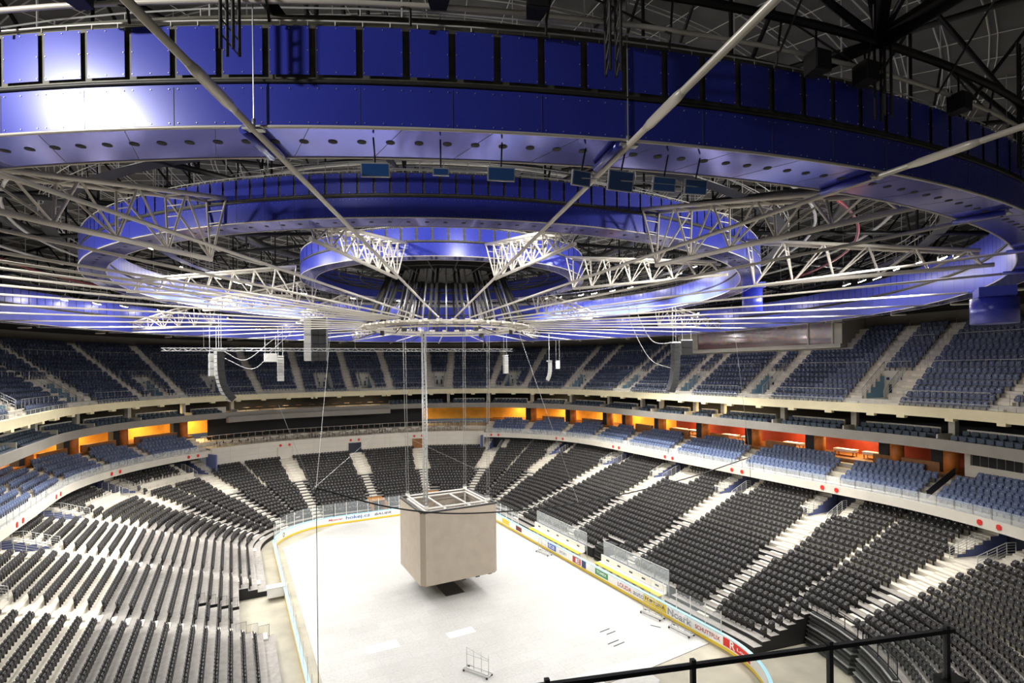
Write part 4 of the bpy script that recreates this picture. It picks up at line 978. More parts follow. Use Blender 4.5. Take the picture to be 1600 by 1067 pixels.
for k in range(96):
    a = 2*PI*k/96; mb.tube(pol(44.1, a, 0.1), pol(43.9, a, -1.0), 0.03, 5, cap=False)
    if k % 2: mb.tube(pol(44.1, a, 0.1), pol(44.0, a+2*PI/96, -0.72), 0.025, 5, cap=False); mb.tube(pol(44.0, a, -0.72), pol(48.5, a+0.02, rz(48.5)-31.2), 0.03, 5, cap=False)
mb.build('hanger', M['darksteel'], rt)
for R, z, lab in ((30.5, 32.6, 'pale catwalk rails circling between the outer and middle rings'), (24.5, 33.2, 'pale catwalk rails circling inside the middle ring'), (39.6, 31.3, 'pale catwalk rails circling inside the largest ring')):
    t = empty('catwalk', lab, 'catwalk', (0, 0, z), 'roof catwalks')
    mb = MB(); rband(mb, R, 0, R+0.8, 0, 120); mb.build('catwalk_deck', M['under'], t)
    mb = MB()
    for RR in (R, R+0.8):
        for q in (0.5, 1.0): mb.path(circ(RR, q, 120), 0.025, 4, True)
        for k in range(120): a = 2*PI*k/120; mb.tube(pol(RR, a, 0), pol(RR, a, 1.0), 0.02, 4, cap=False)
    for k in range(48): a = 2*PI*k/48; mb.tube(pol(R+0.4, a, 1.0), pol(R+0.4, a, rz(R)-z-0.3), 0.03, 4, cap=False)
    mb.build('catwalk_rail', M['purlin'], t)
for R, z, r, lab in ((35.0, 34.6, 0.4, 'wide dark ventilation duct circling over the outer bay'), (20.0, 36.2, 0.4, 'wide dark ventilation duct circling over the inner bay'), (38.0, 33.6, 0.12, 'slim grey service pipe circling over the outer bay'), (23.0, 35.0, 0.12, 'slim grey service pipe circling over the inner bay'), (33.0, 33.2, 0.1, 'slim grey service pipe circling near the middle ring')):
    mb = MB(); mb.path(circ(R, z, 96), r, 8, True); tag(mb.build('ventilation_duct' if r > 0.2 else 'service_pipe', M['darksteel'] if r > 0.2 else M['purlin']), lab, 'duct' if r > 0.2 else 'pipe')
# maroon pipe circling in the outer bay
mb = MB(); mb.path(circ(35.5, 31.6, 140), 0.1, 6, True); tag(mb.build('sprinkler_pipe', M['maroon']), 'long maroon pipe circling above the white trusses', 'pipe')
# dark speaker boxes above the near ring
for k, (az, R, z, lab) in enumerate(((-111.0, 44.1, 30.25, 'black cabinet above the blue ring, left of the pair behind centre'), (-108.4, 44.1, 30.22, 'black cabinet above the blue ring, right of the pair behind centre'), (-99.3, 44.1, 29.85, 'black cabinet above the dark stretch of ring, left of three'), (-97.2, 44.1, 29.88, 'black cabinet above the dark stretch of ring, middle of three'), (-92.0, 44.1, 29.9, 'black cabinet above the dark stretch of ring, right of three'), (-120.2, 44.1, 30.15, 'black cabinet above the bright blue ring at the top left'))):
    a = R_(az); t = empty('loudspeaker', lab, 'loudspeaker', pol(R, a, z), 'black cabinets above the ring'); t.rotation_euler = (0, 0, a+PI/2)
    mb = MB(); mb.hexa([(-0.24, -0.2, -0.24), (0.24, -0.2, -0.24), (0.16, 0.22, -0.24), (-0.16, 0.22, -0.24), (-0.24, -0.2, 0.24), (0.24, -0.2, 0.24), (0.16, 0.22, 0.24), (-0.16, 0.22, 0.24)]); mb.build('cabinet', M['black'], t)
    mb = MB(); mb.box((0, -0.212, 0), (0.44, 0.02, 0.44)); mb.build('grille', M['cloth'], t)
    mb = MB(); mb.tube((0, 0, 0.24), (0, 0, 0.8), 0.025, 5); mb.build('bracket', M['blackmetal'], t)
# ---- flat panels hung under the near ring
pan = [(-112.9, 0.62, 0.30, 'flat blue panel hung under the ring, first from the left', 0), (-111.0, 0.36, 0.17, 'small flat blue panel hung between two larger ones', 0), (-109.2, 0.62, 0.30, 'flat blue panel hung under the ring, third from the left', 0),
       (-106.7, 0.5, 0.34, 'dark flat panel turned edgewise under the ring, left of the biggest', 0.25), (-105.4, 0.68, 0.46, 'biggest dark flat panel under the ring, crossing the tie rod', 0.15), (-103.9, 0.6, 0.34, 'dark tilted flat panel right of the biggest one', 0.0), (-102.75, 0.6, 0.36, 'dark tilted flat panel last on the right', -0.05)]
for az, w, h, lab, tw in pan:
    a = R_(az); t = empty('display_panel', lab, 'panel', pol(43.0, a, 27.02), 'flat panels under the near ring'); t.rotation_euler = (R_(12), 0, a+PI/2+tw)
    mb = MB(); mb.box((0, 0.0, 0), (w, 0.06, h)); mb.build('panel_frame', M['steel'], t)
    mb = MB(); mb.box((0, -0.033, 0), (w-0.05, 0.01, h-0.05)); mb.build('panel_face', M['screen'], t)
    mb = MB(); mb.tube((0, 0.06, 0), (0, -0.08, 0.66), 0.02, 6); mb.box((0, 0.05, 0), (0.2, 0.06, 0.12)); mb.build('hanger_pole', M['navy'], t)
mb = MB(); mb.path([pol(43.03, R_(-113.4+i*0.6), 27.05) for i in range(9)], 0.014, 5); mb.path([pol(43.03, R_(-107+i*0.5), 27.02) for i in range(10)], 0.014, 5); tag(mb.build('panel_rail', M['steel']), 'thin rail joining the flat panels under the near ring', 'rail')
# ---- blue drums below the outer ring on the right
for R, az, z0, z1, r, lab in ((42.0, -62.8, 24.93, 26.4, 1.08, 'big blue drum hanging below the ring above the right seats'), (42.6, -7.0, 29.6, 31.8, 0.95, 'blue drum hanging below the middle ring at the right')):
    if az > -10: R, z0, z1 = 31.0, 28.1, 30.4; az = -30.0
    a = R_(az); t = empty('hanging_drum', lab, 'drum', pol(R, a, z0), 'blue drums')
    mb = MB(); mb.lathe((0, 0, 0), [(r, 0), (r, z1-z0)], 32); mb.build('drum_shell', M['blue'], t)
    mb = MB(); mb.box((0, 0, z1-z0+0.28), (2.5, 1.6, 0.55), ax=(-math.sin(a), math.cos(a), 0)); mb.build('bracket_box', M['bluein'], t)
# ---- floodlights
FL = [(39.5, z, a) for a, z in ((-53, 29.9), (-46, 30.3), (-40, 30.2), (-36, 30.4), (-32, 30.5), (152, 30.3), (146, 30.4), (141, 30.5), (134, 30.5), (39, 31.2), (34, 31.1), (28, 31.1), (25, 31.1))]
FL += [(40.6, 29.2, -60.5), (40.2, 29.6, -57)]
FM = [(25.5, 32.9, a) for a in (-28, -19, -13, 3, 10, 17, 22, 30, 34, 158, 149, 145, 138, 134, 126, 120, 116)]
F_ADDED = [(39.5, 30.3, a) for a in (-10, 5, 60, 75, 90, 105, 120, 170, -175, -160, -148, -78)] + [(25.5, 32.9, a) for a in (-50, -75, -105, -135, -165, 60, 85, 100, 178)]  # extra floodlights at unseen positions, added to even out the lighting
prot = None; FN = [0]
def flood(R, z, az, lab, W, sp=135, aim=None):
    global prot
    a = R_(az)
    if prot is None:
        t = empty('floodlight', lab, 'floodlight', (0, 0, 0), 'roof floodlights')
        mb = MB(); mb.hexa([(-0.28, -0.22, 0.0), (0.28, -0.22, 0.0), (0.28, 0.22, 0.0), (-0.28, 0.22, 0.0), (-0.2, -0.15, 0.24), (0.2, -0.15, 0.24), (0.2, 0.15, 0.24), (-0.2, 0.15, 0.24)]); mb.build('housing', M['darksteel'], t)
        mb = MB(); mb.box((0, 0, -0.015), (0.6, 0.46, 0.03)); mb.build('lens', M['lamp'], t)
        mb = MB(); mb.path([(-0.3, 0, 0.05), (-0.32, 0, 0.4), (0.32, 0, 0.4), (0.3, 0, 0.05)], 0.02, 5); mb.tube((0, 0, 0.4), (0, 0, 0.9), 0.025, 5); mb.build('yoke', M['steel'], t); prot = t; o = t
    else: o = dup(prot)
    o['label'] = lab; o.location = pol(R, a, z); o.rotation_euler = (R_(-20), 0, a+PI/2)
    FN[0] += 1
    ld_ = bpy.data.lights.new('flood', 'SPOT'); ld_.energy = W; ld_.spot_size = R_(sp); ld_.spot_blend = 0.8; ld_.shadow_soft_size = 0.3; ld_.color = (1, 0.985, 0.96)
    lo = bpy.data.objects.new('flood_beam', ld_); COL.objects.link(lo); p = pol(R, a, z-0.12); lo.location = p
    lo.rotation_euler = Vector(tuple((((pol(-30, a, 9) if FN[0] % 2 else pol(16, a, 2)) if R > 32 else (pol(-26, a, 6) if (R, z, az) in F_ADDED else pol(28, a, 3))) if aim is None else np.array(aim, float))-p)).to_track_quat('-Z', 'Y').to_euler()
WF = 5800
names = {}
def fl_lab(R, az):
    dif = (az-math.degrees(A_CAM)+180) % 360-180; s = 'left' if dif < 0 else 'right'; key = (R > 32, s); names[key] = names.get(key, 0)+1
    return f"bright floodlight {'inside the largest ring' if R > 32 else 'inside the middle ring'} on the {s}, {ordn(names[key])} along"
for R, z, az in sorted(FL+FM+F_ADDED, key=lambda q: abs((q[2]-math.degrees(A_CAM)+180) % 360-180)): flood(R, z, az, fl_lab(R, az), WF)
flood(51.0, 31.6, -127.6, 'floodlight outside the largest ring at the near left', 6000, 150, pol(43.7, R_(-119), 28.6))
# ================================================================== HUNG SOUND AND LIGHT GEAR
def line_array(label, top, hdg, n, bw, bh, bd_, curve, face, back, group='curved line array speakers', hang=4.0):
    """stack of cabinets hinged into a J"""
    t = empty('line_array', label, 'loudspeaker', top, group); t.rotation_euler = (0, 0, hdg); ang = 0.0; y = z = 0.0
    mb = MB(); mb.box((0, 0.1, 0.14), (bw*0.9, bd_*1.6, 0.14)); 
    for s in (-1, 1): mb.tube((s*bw*0.35, 0.1, 0.2), (s*bw*0.35, 0.1, hang), 0.02, 4)
    mb.build('fly_frame', M['steel'], t)
    for k in range(n):
        d = np.array([0, math.sin(ang), -math.cos(ang)]); nrm = np.array([0, math.cos(ang), math.sin(ang)]); c = np.array([0, y, z])+d*bh/2
        mb = MB(); mb.box(c-nrm*bd_*0.0, (bw, bd_, bh*0.96), ax=(1, 0, 0), ay=nrm, az=-d); cab = mb.build('cabinet', back, t)
        mb = MB(); mb.box(c-nrm*(bd_/2+0.015), (bw*0.94, 0.03, bh*0.86), ax=(1, 0, 0), ay=nrm, az=-d); mb.build('grille', face, cab)
        y, z = y+d[1]*bh, z+d[2]*bh; ang += curve*(k/n)**1.2
    return t
line_array('big dark curved line array hanging at the left in front of the upper tier', (-20.8, 14.4, 25.0), R_(-72), 13, 1.1, 0.44, 0.7, 0.17, M['ltgrey'], M['speakerblack'])
line_array('pale column speaker hanging left of the square loudspeaker stack', (-14.2, 20.6, 24.4), R_(0), 8, 0.75, 0.37, 0.5, 0.0, M['ltgrey'], M['ltgrey'], 'straight column speakers')
line_array('dark curved line array hanging at the right in front of the upper tier', (23.3, -8.5, 25.2), R_(70), 12, 1.0, 0.44, 0.65, 0.1, M['speakerblack'], M['speakerblack'])
line_array('small pale curved speaker hanging right of the hub in the distance', (21.0, 13.7, 23.6), R_(62), 9, 0.8, 0.3, 0.5, 0.19, M['ltgrey'], M['ltgrey'])
line_array('thin white column speaker hanging straight beyond the hub', (16.4, 18.7, 24.5), R_(0), 7, 0.7, 0.36, 0.4, 0.0, M['ltgrey'], M['ltgrey'], 'straight column speakers')
def box_stack(label, loc, rot, cols, rows, w, h, d, mats, hang=3.0):
    t = empty('speaker_stack', label, 'loudspeaker', loc, 'hung loudspeaker stacks'); t.rotation_euler = (0, 0, rot)
    for c in range(cols):
        for r in range(rows):
            mb = MB(); mb.box(((c-(cols-1)/2)*w, 0, -h*(r+0.5)), (w*0.97, d, h*0.96)); cab = mb.build('cabinet', mats[c % len(mats)], t)
            mb = MB(); mb.box(((c-(cols-1)/2)*w, -d/2-0.01, -h*(r+0.5)), (w*0.86, 0.02, h*0.82)); mb.build('grille', mats[c % len(mats)], cab)
    mb = MB(); mb.box((0, 0, 0.06), (w*cols, d*0.6, 0.1))
    for s in (-1, 1): mb.tube((s*w*cols*0.4, 0, 0.1), (s*w*cols*0.4, 0, hang), 0.02, 4)
    mb.build('fly_bar', M['steel'], t)
box_stack('tall square stack of pale and black loudspeakers hanging left of the hub', (-11.0, 13.0, 28.7), R_(-20), 3, 5, 0.82, 0.98, 1.1, [M['ltgrey'], M['cloth'], M['speakerblack']], 0.5)
box_stack('pair of narrow white boxes hanging left of the big curved array', (-21.4, 15.5, 24.6), R_(20), 2, 3, 0.42, 0.8, 0.5, [M['ltgrey'], M['whitesteel']])
box_stack('light grey square loudspeaker hanging from the long horizontal truss', (-15.4, 19.7, 24.75), R_(0), 1, 1, 1.5, 0.95, 0.5, [M['ltgrey']], 2.4)
box_stack('black double stack of loudspeakers hanging beside the right curved array', (22.6, -10.8, 25.4), R_(-35), 1, 2, 1.1, 0.75, 0.7, [M['cloth']], 2.0)
box_stack('small white box hanging beside the small curved speaker', (21.9, 13.0, 23.7), R_(-30), 1, 1, 0.6, 1.1, 0.5, [M['whitesteel']], 3.0)
# long box truss across the middle
A = np.array([-25.6, 10.0, 24.9]); B = np.array([10.1, 4.7, 24.9]); d = (B-A)/np.linalg.norm(B-A); sd_ = np.array([-d[1], d[0], 0]); t = empty('lighting_truss', 'long thin horizontal box truss hanging across the hall below the hub', 'truss', A); L = np.linalg.norm(B-A); up = np.array([0, 0, 1.0])
mb = MB(); w = MB(); s = 0.14
for a in (-s, s):
    for b in (-s, s): mb.tube(sd_*a+up*b, d*L+sd_*a+up*b, 0.028, 5)
n = int(L/0.45)
for k in range(n):
    for sg in (-s, s): w.tube(d*L*k/n+sd_*sg+up*(-s if k % 2 else s), d*L*(k+1)/n+sd_*sg+up*(s if k % 2 else -s), 0.016, 4, cap=False)
mb.build('truss_tube', M['steel'], t); w.build('truss_lacing', M['steel'], t)
mb = MB()
for f in (0.1, 0.3, 0.5, 0.7, 0.9): mb.tube(d*L*f+up*s, d*L*f+up*2.2, 0.016, 4)
mb.build('truss_hanger', M['cable'], t)
# looping cables by the speakers
for pts, lab in (([(-20.4, 14.6, 24.9), (-18.2, 15.6, 24.0), (-15.5, 14.5, 26.2), (-12, 12, 29.0)], 'pale loose cable looping right of the big left array, upper'), ([(-20.4, 14.6, 24.2), (-17.4, 15.4, 23.0), (-15.0, 14.2, 25.6), (-12, 12, 28.6)], 'pale loose cable looping right of the big left array, lower'),
                 ([(23.3, -8.5, 25.3), (21.5, -7.0, 25.5), (20.5, -6, 28), (20.2, -5.6, 30.2)], 'pale loose cable looping above the right curved array'), ([(23.0, -8.2, 22.5), (21.0, -7.0, 23.6), (19.6, -5.6, 27.5), (19.4, -5.4, 30)], 'pale loose cable hanging left of the right curved array')):
    mb = MB(); mb.path(catmull(pts, 10), 0.035, 5); tag(mb.build('loose_cable', M['ltgrey']), lab, 'cable', 'loose cables')
# slack ropes over the lower bowl
for p, q, lab in (((-14.5, 20.0, 18.5), (-9.2, 33, 5.2), 'thin slanting rope over the far left seats, left of two'), ((2.0, 35, 13.2), (-8.9, 33.2, 5.0), 'thin slanting rope over the far end seats meeting another rope'), ((2.4, 36, 13.4), (14.0, 22.5, 7.0), 'thin slanting rope over the far end seats toward the right')):
    mb = MB(); mb.tube(p, q, 0.02, 4); tag(mb.build('guy_rope', M['cable']), lab, 'rope', 'thin ropes over the seats')
# ================================================================== RAILINGS AND SIGNS
def sloped_rail(g, side, rows, dfun, zfun, mat_, bars=4, hgt=1.0):
    mb = MB(); i0, i1 = rows; pts = []
    for i in range(i0, i1+1):
        p, n = gp(g, dfun(i)+0.1); pts.append(np.array([p[0], p[1], zfun(i)]))
    p0, p1 = pts[0], pts[-1]; up = np.array([0, 0, 1.0])
    p, n = gp(g, dfun(i1)+0.9); pe = np.array([p[0], p[1], zfun(i1)])
    for k in range(bars+1):
        h = hgt*(1-k/(bars+0.6)); mb.path([p0+up*h, p1+up*h, pe+up*h], 0.035 if k == 0 else 0.018, 5)
    for q in pts+[pe]: mb.tube(q, q+up*hgt, 0.03, 5)
    return mb
cnt = 0
vis_l = [c for c in LVOM if c not in ENDV]
lname = {0: 'near right corner', 1: 'fifth on the right', 2: 'fourth on the right', 3: 'third on the right', 4: 'second on the right', 5: 'first on the right from the far end'}
for ci, c in enumerate(vis_l):
    nm = ['near right corner', 'right bank nearest the camera', 'right bank, second from the camera', 'right bank, third from the camera', 'right bank, fourth from the camera', 'far right corner', 'right end of the far wall', 'left end of the far wall', 'far left corner', 'left bank, fourth from the camera', 'left bank, third from the camera', 'left bank, second from the camera', 'left bank nearest the camera'][ci]
    for s, sn in ((-1, 'nearer right-hand'), (1, 'farther left-hand')):
        g = gat(c, s*1.25, 21.5); mb = sloped_rail(g, s, (VROW-1, VROW+2), ld, lambda i: lz(i)+0.0, M['steel'])
        tag(mb.build('handrail', M['steel']), f"sloped barred handrail at the stair opening, {nm}, {sn} side" if ci else f"sloped barred handrail at the {nm} stair opening, {sn} side", 'handrail', 'handrails of the lower stair openings')
for ci, c in enumerate(LVOM):
    for s in (-1, 1):
        g = gat(c, s*0.75, 21); p, n = gp(g, 21.05 if c in ENDV else 21.17); mb = MB(); t = (-n[1], n[0], 0)
        mb.box((p[0], p[1], 9.6), (0.42, 0.04, 0.3), ax=t); mb.box((p[0], p[1], 9.6), (0.24, 0.05, 0.46), ax=t)
        tag(mb.build('section_plaque', M['red']), f"{'right' if s < 0 else 'left'} red plaque over the {ordn(ci+1)} stair opening counted round from the near right", 'sign', 'red plaques on the white fascia')
# far end doors
for k, (c, m_, lab) in enumerate(((ENDV[2], M['white'], 'door_1'), (ENDV[1], M['navy'], 'door_2'), (ENDV[0], M['kraft'], 'door_3'))):
    p, n = gp(c, 21.02); t = (-n[1], n[0], 0); mb = MB(); mb.box((p[0], p[1], 8.0), (2.4, 0.12, 2.2), ax=t); o = struct(mb.build(lab, m_))
    mb = MB(); 
    for s in (-1.25, 1.25): mb.box((p[0]+t[0]*s, p[1]+t[1]*s, 8.0), (0.14, 0.2, 2.3), ax=t)
    mb.box((p[0], p[1], 9.15), (2.64, 0.2, 0.12), ax=t); mb.build('door_frame', M['offwhite'], o)
# blue end panel at the left end of the far wall
p, n = gp(glf(56.2), 20.4); mb = MB(); mb.box((p[0], p[1], 7.8), (0.2, 2.6, 3.6), ax=(-n[1], n[0], 0)); struct(mb.build('wall_blue_end', M['bluewall']))
p, n = gp(grf(52.5), 20.6); mb = MB(); mb.box((p[0], p[1], 7.8), (0.2, 2.4, 3.6), ax=(-n[1], n[0], 0)); struct(mb.build('wall_blue_end', M['bluewall']))
# glass balustrade in front of the club seats
for (a, b, lab) in ((0.3, grn(8.2), 'low glass balustrade on the white fascia at the near right'), (grn(8.2), gy(6.1), 'low glass balustrade on the white fascia along the right side'), (gy(6.1), G_END0-0.03, 'low glass balustrade on the white fascia at the far right corner'), (G_END1+0.04, gly(18), 'low glass balustrade on the white fascia at the far left corner'), (gly(18), 6.0, 'low glass balustrade on the white fascia along the left side')):
    t = empty('glass_balustrade', lab, 'balustrade', (0, 0, 0), 'glass balustrades of the club level'); gs = gsamples(a, b, 1.5, 21.3); pm = MB()
    for g0, g1 in zip(gs, gs[1:]):
        mb = MB(); band(mb, g0+0.0015, g1-0.0015, 21.28, 21.3, 10.05, 10.95, step=4); mb.build('glass_pane', M['smoked'], t)
    for g in gs: p, n = gp(g, 21.3); pm.box((p[0], p[1], 10.45), (0.035, 0.035, 0.9), ax=(-n[1], n[0], 0))
    pm.build('glass_clip', M['steel'], t)
# terrace rails and furniture at the far end
t = empty('terrace_railing', 'pale metal railing with slim posts along the far end terrace', 'railing'); mb = MB(); pm = MB()
for dd, z in ((21.6, 10.35), (24.9, 11.0)):
    gs = gsamples(grf(54), glf(58), 1.1, 22); mb.path([P3(g, dd, z+1.0) for g in gs], 0.035, 5)
    for g in gs: q = P3(g, dd, z); pm.tube(q, (q[0], q[1], z+1.0), 0.025, 4)
mb.build('top_rail', M['whitesteel'], t); pm.build('rail_post', M['whitesteel'], t)
tb = None; k = 0
for dd, z in ((23.2, 10.35), (26.2, 11.0)):
    for g in gsamples(grf(57), glf(61), 2.5, 22)[1:-1]:
        k += 1; p, n = gp(g, dd)
        if tb is None:
            tb = empty('terrace_table', 'x', 'table', (0, 0, 0), 'terrace tables'); mb = MB(); mb.box((0, 0, 0.74), (0.9, 0.9, 0.04)); mb.build('table_top', M['kraft'], tb); mb = MB(); mb.tube((0, 0, 0), (0, 0, 0.72), 0.04, 6); mb.lathe((0, 0, 0), [(0.25, 0), (0.25, 0.03)], 10); mb.build('table_foot', M['blackmetal'], tb); o = tb
        else: o = dup(tb)
        o.location = (p[0], p[1], z); o.rotation_euler = (0, 0, math.atan2(n[0], -n[1])); o['label'] = f"small brown table on the {'lower' if dd < 24 else 'upper'} step of the far terrace, {ordn(k)} from the right" if dd < 24 else f"small brown table on the upper step of the far terrace, {ordn(k-22)} from the right"
chp = None; k = 0
for dd, z in ((23.2, 10.35), (26.2, 11.0)):
    for g in gsamples(grf(57), glf(61), 2.5, 22)[1:-1]:
        for s in (-0.75, 0.75):
            gg = gat(g, s, dd); p, n = gp(gg, dd); k += 1
            if chp is None:
                chp = empty('terrace_chair', 'x', 'chair', (0, 0, 0), 'terrace chairs'); mb = MB(); mb.box((0, 0, 0.45), (0.42, 0.42, 0.04)); mb.build('seat', M['black'], chp)
                mb = MB(); mb.box((0, 0.2, 0.68), (0.42, 0.04, 0.42)); mb.build('backrest', M['black'], chp)
                for x in (-0.19, 0.19):
                    for y in (-0.19, 0.19): mb = MB(); mb.tube((x, y, 0), (x, y, 0.45), 0.018, 4); mb.build('leg', M['blackmetal'], chp)
                o = chp
            else: o = dup(chp)
            o.location = (p[0], p[1], z); o.rotation_euler = (0, 0, math.atan2(n[0], -n[1])+(PI/2 if s > 0 else -PI/2)); o['label'] = f"black terrace chair on the {'lower' if dd < 24 else 'upper'} far terrace, {'right' if s < 0 else 'left'} of the {ordn((k+1)//2 if dd < 24 else (k+1)//2-22)} table"
# upper tier: front glass rail, block rails, stair rails
for (a, b, lab) in ((0.3, gy(-7), 'low glass and steel railing along the cream fascia, near right'), (gy(-7), grf(43), 'low glass and steel railing along the cream fascia, right side'), (grf(43), glf(62), 'low glass and steel railing along the cream fascia, far end'), (glf(62), 6.0, 'low glass and steel railing along the cream fascia, left side')):
    t = empty('fascia_railing', lab, 'railing', (0, 0, 0), 'front railings of the upper tier'); gs = gsamples(a, b, 1.4, 21.7); mb = MB(); pm = MB(); gl = MB()
    mb.path([P3(g, 21.5, 19.25) for g in gs], 0.025, 5); mb.build('top_rail', M['steel'], t)
    for g in gs: q = P3(g, 21.5, 18.8); pm.tube(q, (q[0], q[1], 19.25), 0.02, 4)
    pm.build('rail_post', M['steel'], t); strip(gl, gs, 21.5, 18.82, 21.5, 19.22); gl.build('glass_pane', M['plexi'], t)
ua = sorted(UA); seg = list(zip(ua, ua[1:])); blkn = 0
for a, b in seg:
    if (b-a) < 0.09 or b > 6: pass
    L = arc(b, 24)-arc(a, 24)
    for row, rn in ((1, 'front'), (6, 'middle'), (11, 'upper')):
        if row == 1 and L < 4.6: continue
        if row == 1: zb, ofs = uz(1), 0.05
        else: zb, ofs = uz(row), 0.0
        dd = ud(row)+0.05
        if ud(row) > WD-2 and b > WB0 and a < WB1: continue
        g0, g1 = gat(a, 0.75, dd), gat(b, -0.75, dd)
        if arc(g1, dd)-arc(g0, dd) < 1.0: continue
        gs = gsamples(g0, g1, 1.2, dd); mb = MB(); mb.path([P3(g, dd, zb+1.0) for g in gs], 0.028, 5)
        for g in gs: q = P3(g, dd, zb); mb.tube(q, (q[0], q[1], zb+1.0), 0.02, 4)
        tag(mb.build('guard_rail', M['steel']), f"grey {rn} guard rail across the {ordn(ua.index(a)+1)} upper seat block counted from the near right", 'guard rail', 'guard rails across the upper blocks')
for ai, c in enumerate(UA):
    mb = MB()
    for i in range(6, UN-1):
        p, n = gp(c, ud(i)+0.2); q = np.array([p[0], p[1], uz(i)])
        if i % 1 == 0:
            r = np.array([n[0]*0.25, n[1]*0.25, 0.15]); mb.path([q, q+[0, 0, 0.85], q+[0, 0, 0.95]+r*0.5, q+[0, 0, 0.8]+r], 0.022, 5)
    tag(mb.build('stair_rail', M['steel']), f"row of hooped grey handrails on the {ordn(ai+1)} upper stair counted from the near right", 'handrail', 'hooped handrails of the upper stairs')
for ci, c in enumerate(UV):
    for s in (-1, 1):
        g = gat(c, s*UVW, 25.5); mb = sloped_rail(g, s, (1, 6), ud, uz, M['steel'], 3, 1.0)
        tag(mb.build('handrail', M['steel']), f"{'right' if s < 0 else 'left'} sloped handrail of the {ordn(ci+1)} upper stair opening counted from the near right", 'handrail', 'handrails of the upper stair openings')
# navy curved screen at the near right club stair
mb = MB(); mb.path([P3(grn(8.6), 22+0.45*i, 11.0+0.21*i) for i in range(10)], 0.05, 5); 
for i in range(9): 
    a, b = P3(grn(8.6), 22+0.45*i, 0), P3(grn(8.6), 22.45+0.45*i, 0); z = 10.3+0.21*i; mb.quad((a[0], a[1], z), (b[0], b[1], z+0.2), (b[0], b[1], z+0.95), (a[0], a[1], z+0.75))
tag(mb.build('stair_screen', M['navy']), 'dark navy screen beside the near right club stair', 'screen')
# restaurant columns, counters and tables; suite walls
KC = [grn(7.4), gy(-21.2), gy(-13), gy(-4.5), gy(4), gy(12.9), gy(21), grf(7.2), grf(21.7), grf(36.3), glf(55), glf(39.3), glf(26.1), glf(13.2), gly(20), gly(11)]
for k, c in enumerate(KC):
    p, n = gp(c, 26.7); t = empty('wood_column', f"orange wood-clad column behind the club seats, {ordn(k+1)} counted round from the near right", 'column', (p[0], p[1], 12.2), 'orange wood columns')
    mb = MB(); mb.lathe((0, 0, 0), [(0.62, 0), (0.62, 2.85)], 16); mb.build('column_cladding', M['wood'], t)
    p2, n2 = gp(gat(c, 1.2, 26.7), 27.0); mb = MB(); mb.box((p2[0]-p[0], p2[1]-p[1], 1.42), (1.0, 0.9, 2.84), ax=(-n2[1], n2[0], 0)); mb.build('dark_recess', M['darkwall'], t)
ti = 0; rt_ = None
for a, b, cl in ((grn(7), gy(12), 1),):
    for g in gsamples(a, b, 3.2, 28)[1:]:
        if any(near(g, c, 27) < 1.6 for c in KC): continue
        p, n = gp(g, 28.2); ti += 1
        t = empty('dining_table', f"long white-clothed dining table behind the right club seats, {ordn(ti)} from the near end", 'table', (p[0], p[1], 12.2), 'white dining tables'); t.rotation_euler = (0, 0, math.atan2(n[0], -n[1]))
        mb = MB(); mb.box((0, 0, 0.76), (2.4, 0.9, 0.05)); mb.box((0, 0, 0.62), (2.36, 0.86, 0.25)); mb.build('tablecloth', M['tablecloth'], t)
        mb = MB()
        for x in (-1, 1):
            for y in (-0.35, 0.35): mb.box((x, y, 0.3), (0.07, 0.07, 0.6))
        mb.build('table_leg', M['kraft'], t)
ci = 0
for a, b in ((grn(6), gy(-19), ), (gy(-10), gy(-6)), (gy(0), gy(3)), (gy(7), gy(11)), (gy(15), gy(19)), (grf(10), grf(18)), (grf(25), grf(33)), (glf(53), glf(42)), (glf(37), glf(28)), (glf(24), glf(16))):
    ci += 1; mb = MB(); band(mb, a, b, 26.4, 26.7, 12.2, 13.1, step=2); tag(mb.build('counter', M['kraft']), f"brown counter behind the top club row, {ordn(ci)} counted round from the near right", 'counter', 'brown counters')
for k, c in enumerate(SUCOL):
    p, n = gp(c, 24.6); t = (-n[1], n[0], 0); mb = MB(); mb.box((p[0], p[1], 16.8), (0.55, 0.55, 2.2), ax=t); mb.box((p[0]-n[0]*1.2, p[1]-n[1]*1.2, 15.95), (0.14, 2.0, 0.7), ax=t)
    tag(mb.build('suite_pier', M['offwhite']), f"pale pier between suite balconies, {ordn(k+1)} counted round from the near right", 'pier', 'pale suite piers')
bi = 0
for a, b in zip(sorted(SUCOL), sorted(SUCOL)[1:]):
    dd = 24.45; g0, g1 = gat(a, 1.0, dd), gat(b, -1.2, dd)
    if a > grf(62) and b < glf(60) and b-a > 0.2: continue
    if arc(g1, dd)-arc(g0, dd) < 1.5: continue
    bi += 1; mb = MB(); band(mb, g0, g1, dd, dd+0.15, 15.72, 16.75, step=2); tag(mb.build('parapet', M['white']), f"low white parapet behind the armchairs of suite balcony {bi}", 'parapet', 'low white suite parapets')
# small concrete-coloured brackets under the cream fascia
mb = MB()
for g in gsamples(LG0, LG1, 4.2, 21.5): p, n = gp(g, 21.5); mb.box((p[0], p[1], 17.8), (0.7, 0.5, 0.28), ax=(-n[1], n[0], 0))
struct(mb.build('trim_fascia_brackets', M['cream']))
k = 0
for g in gsamples(grf(86), glf(66), 2.2, 23)[1:-1]:
    k += 1; o = dup(tb); p, n = gp(g, 23.6); o.location = (p[0], p[1], 15.72); o['label'] = f"small brown table on the lounge balcony under the upper tier, {ordn(k)} from the right"; o['group'] = 'lounge tables'
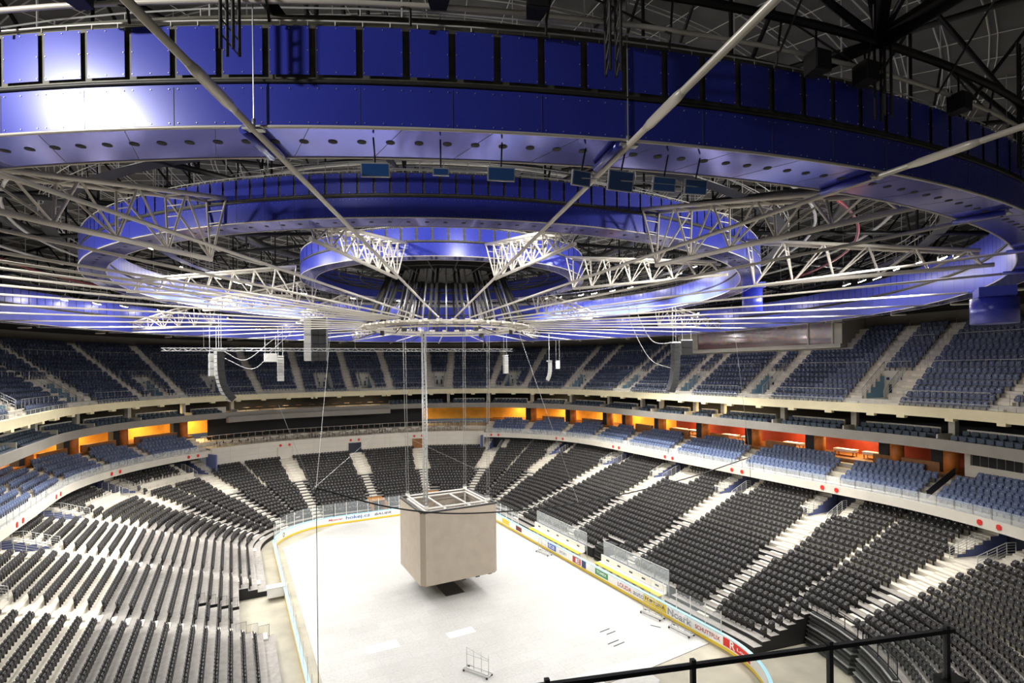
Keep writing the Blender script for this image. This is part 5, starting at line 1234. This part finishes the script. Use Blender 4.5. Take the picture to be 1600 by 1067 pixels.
# far lounge: tables under the upper level
mb = MB(); band(mb, grf(88), glf(64), 22.4, 22.9, 15.32, 15.95); tag(mb.build('lounge_counter', M['kraft']), 'long brown counter on the lounge balcony at the far end', 'counter')

# ================================================================== LIGHT, WORLD, CAMERA
def area(loc, size, W, col, rot=(0, 0, 0)):
    l = bpy.data.lights.new('room_lamp', 'AREA'); l.energy = W; l.size = size; l.color = col; o = bpy.data.objects.new('room_lamp', l); COL.objects.link(o); o.location = loc; o.rotation_euler = rot
for g in [gfx(0), glf(78), grf(80), gy(-16), gy(-8.5), gy(0), gy(8.5), gy(17), grf(3), grf(14), grf(28), grf(43), glf(60), glf(48), glf(33), glf(20), glf(8), gly(14), gly(4)]:
    q = P3(g, 28.8, 14.95); area(q, 1.6, 260, (1, 0.72, 0.36))
for g in [gy(-3), gy(1.5), gy(6), grf(26), glf(48), gfx(0), gfx(5), glf(82), glf(72)]:
    q = P3(g, 25.5, 17.7); area(q, 1.2, 130, (1, 0.75, 0.4))
w = bpy.data.worlds.new('World'); SC.world = w; w.use_nodes = True
bg = w.node_tree.nodes['Background']; bg.inputs['Color'].default_value = (0.9, 0.93, 1, 1); bg.inputs['Strength'].default_value = 0.06
cam = bpy.data.cameras.new('camera'); co = bpy.data.objects.new('camera', cam); COL.objects.link(co)
co.matrix_world = Matrix.Translation(Vector(CAM)) @ Matrix.Rotation(-YAW, 4, 'Z') @ Matrix.Rotation(PI/2, 4, 'X') @ Matrix.Rotation(ROLL, 4, 'Z')
cam.sensor_width = 36; cam.sensor_fit = 'HORIZONTAL'; cam.lens = 36*FPX/1600; cam.shift_y = (PY0-533.5)/1600; cam.clip_end = 500; cam.clip_start = 0.1
SC.camera = co
vs = SC.view_settings; SC.display_settings.display_device = 'sRGB'; vs.view_transform = 'Standard'; vs.look = 'None'; vs.gamma = 1; vs.exposure = 0.58; vs.use_curve_mapping = False
SC.cycles.max_bounces = 6; SC.cycles.diffuse_bounces = 3; SC.cycles.glossy_bounces = 3; SC.cycles.transparent_max_bounces = 12; SC.cycles.sample_clamp_indirect = 4
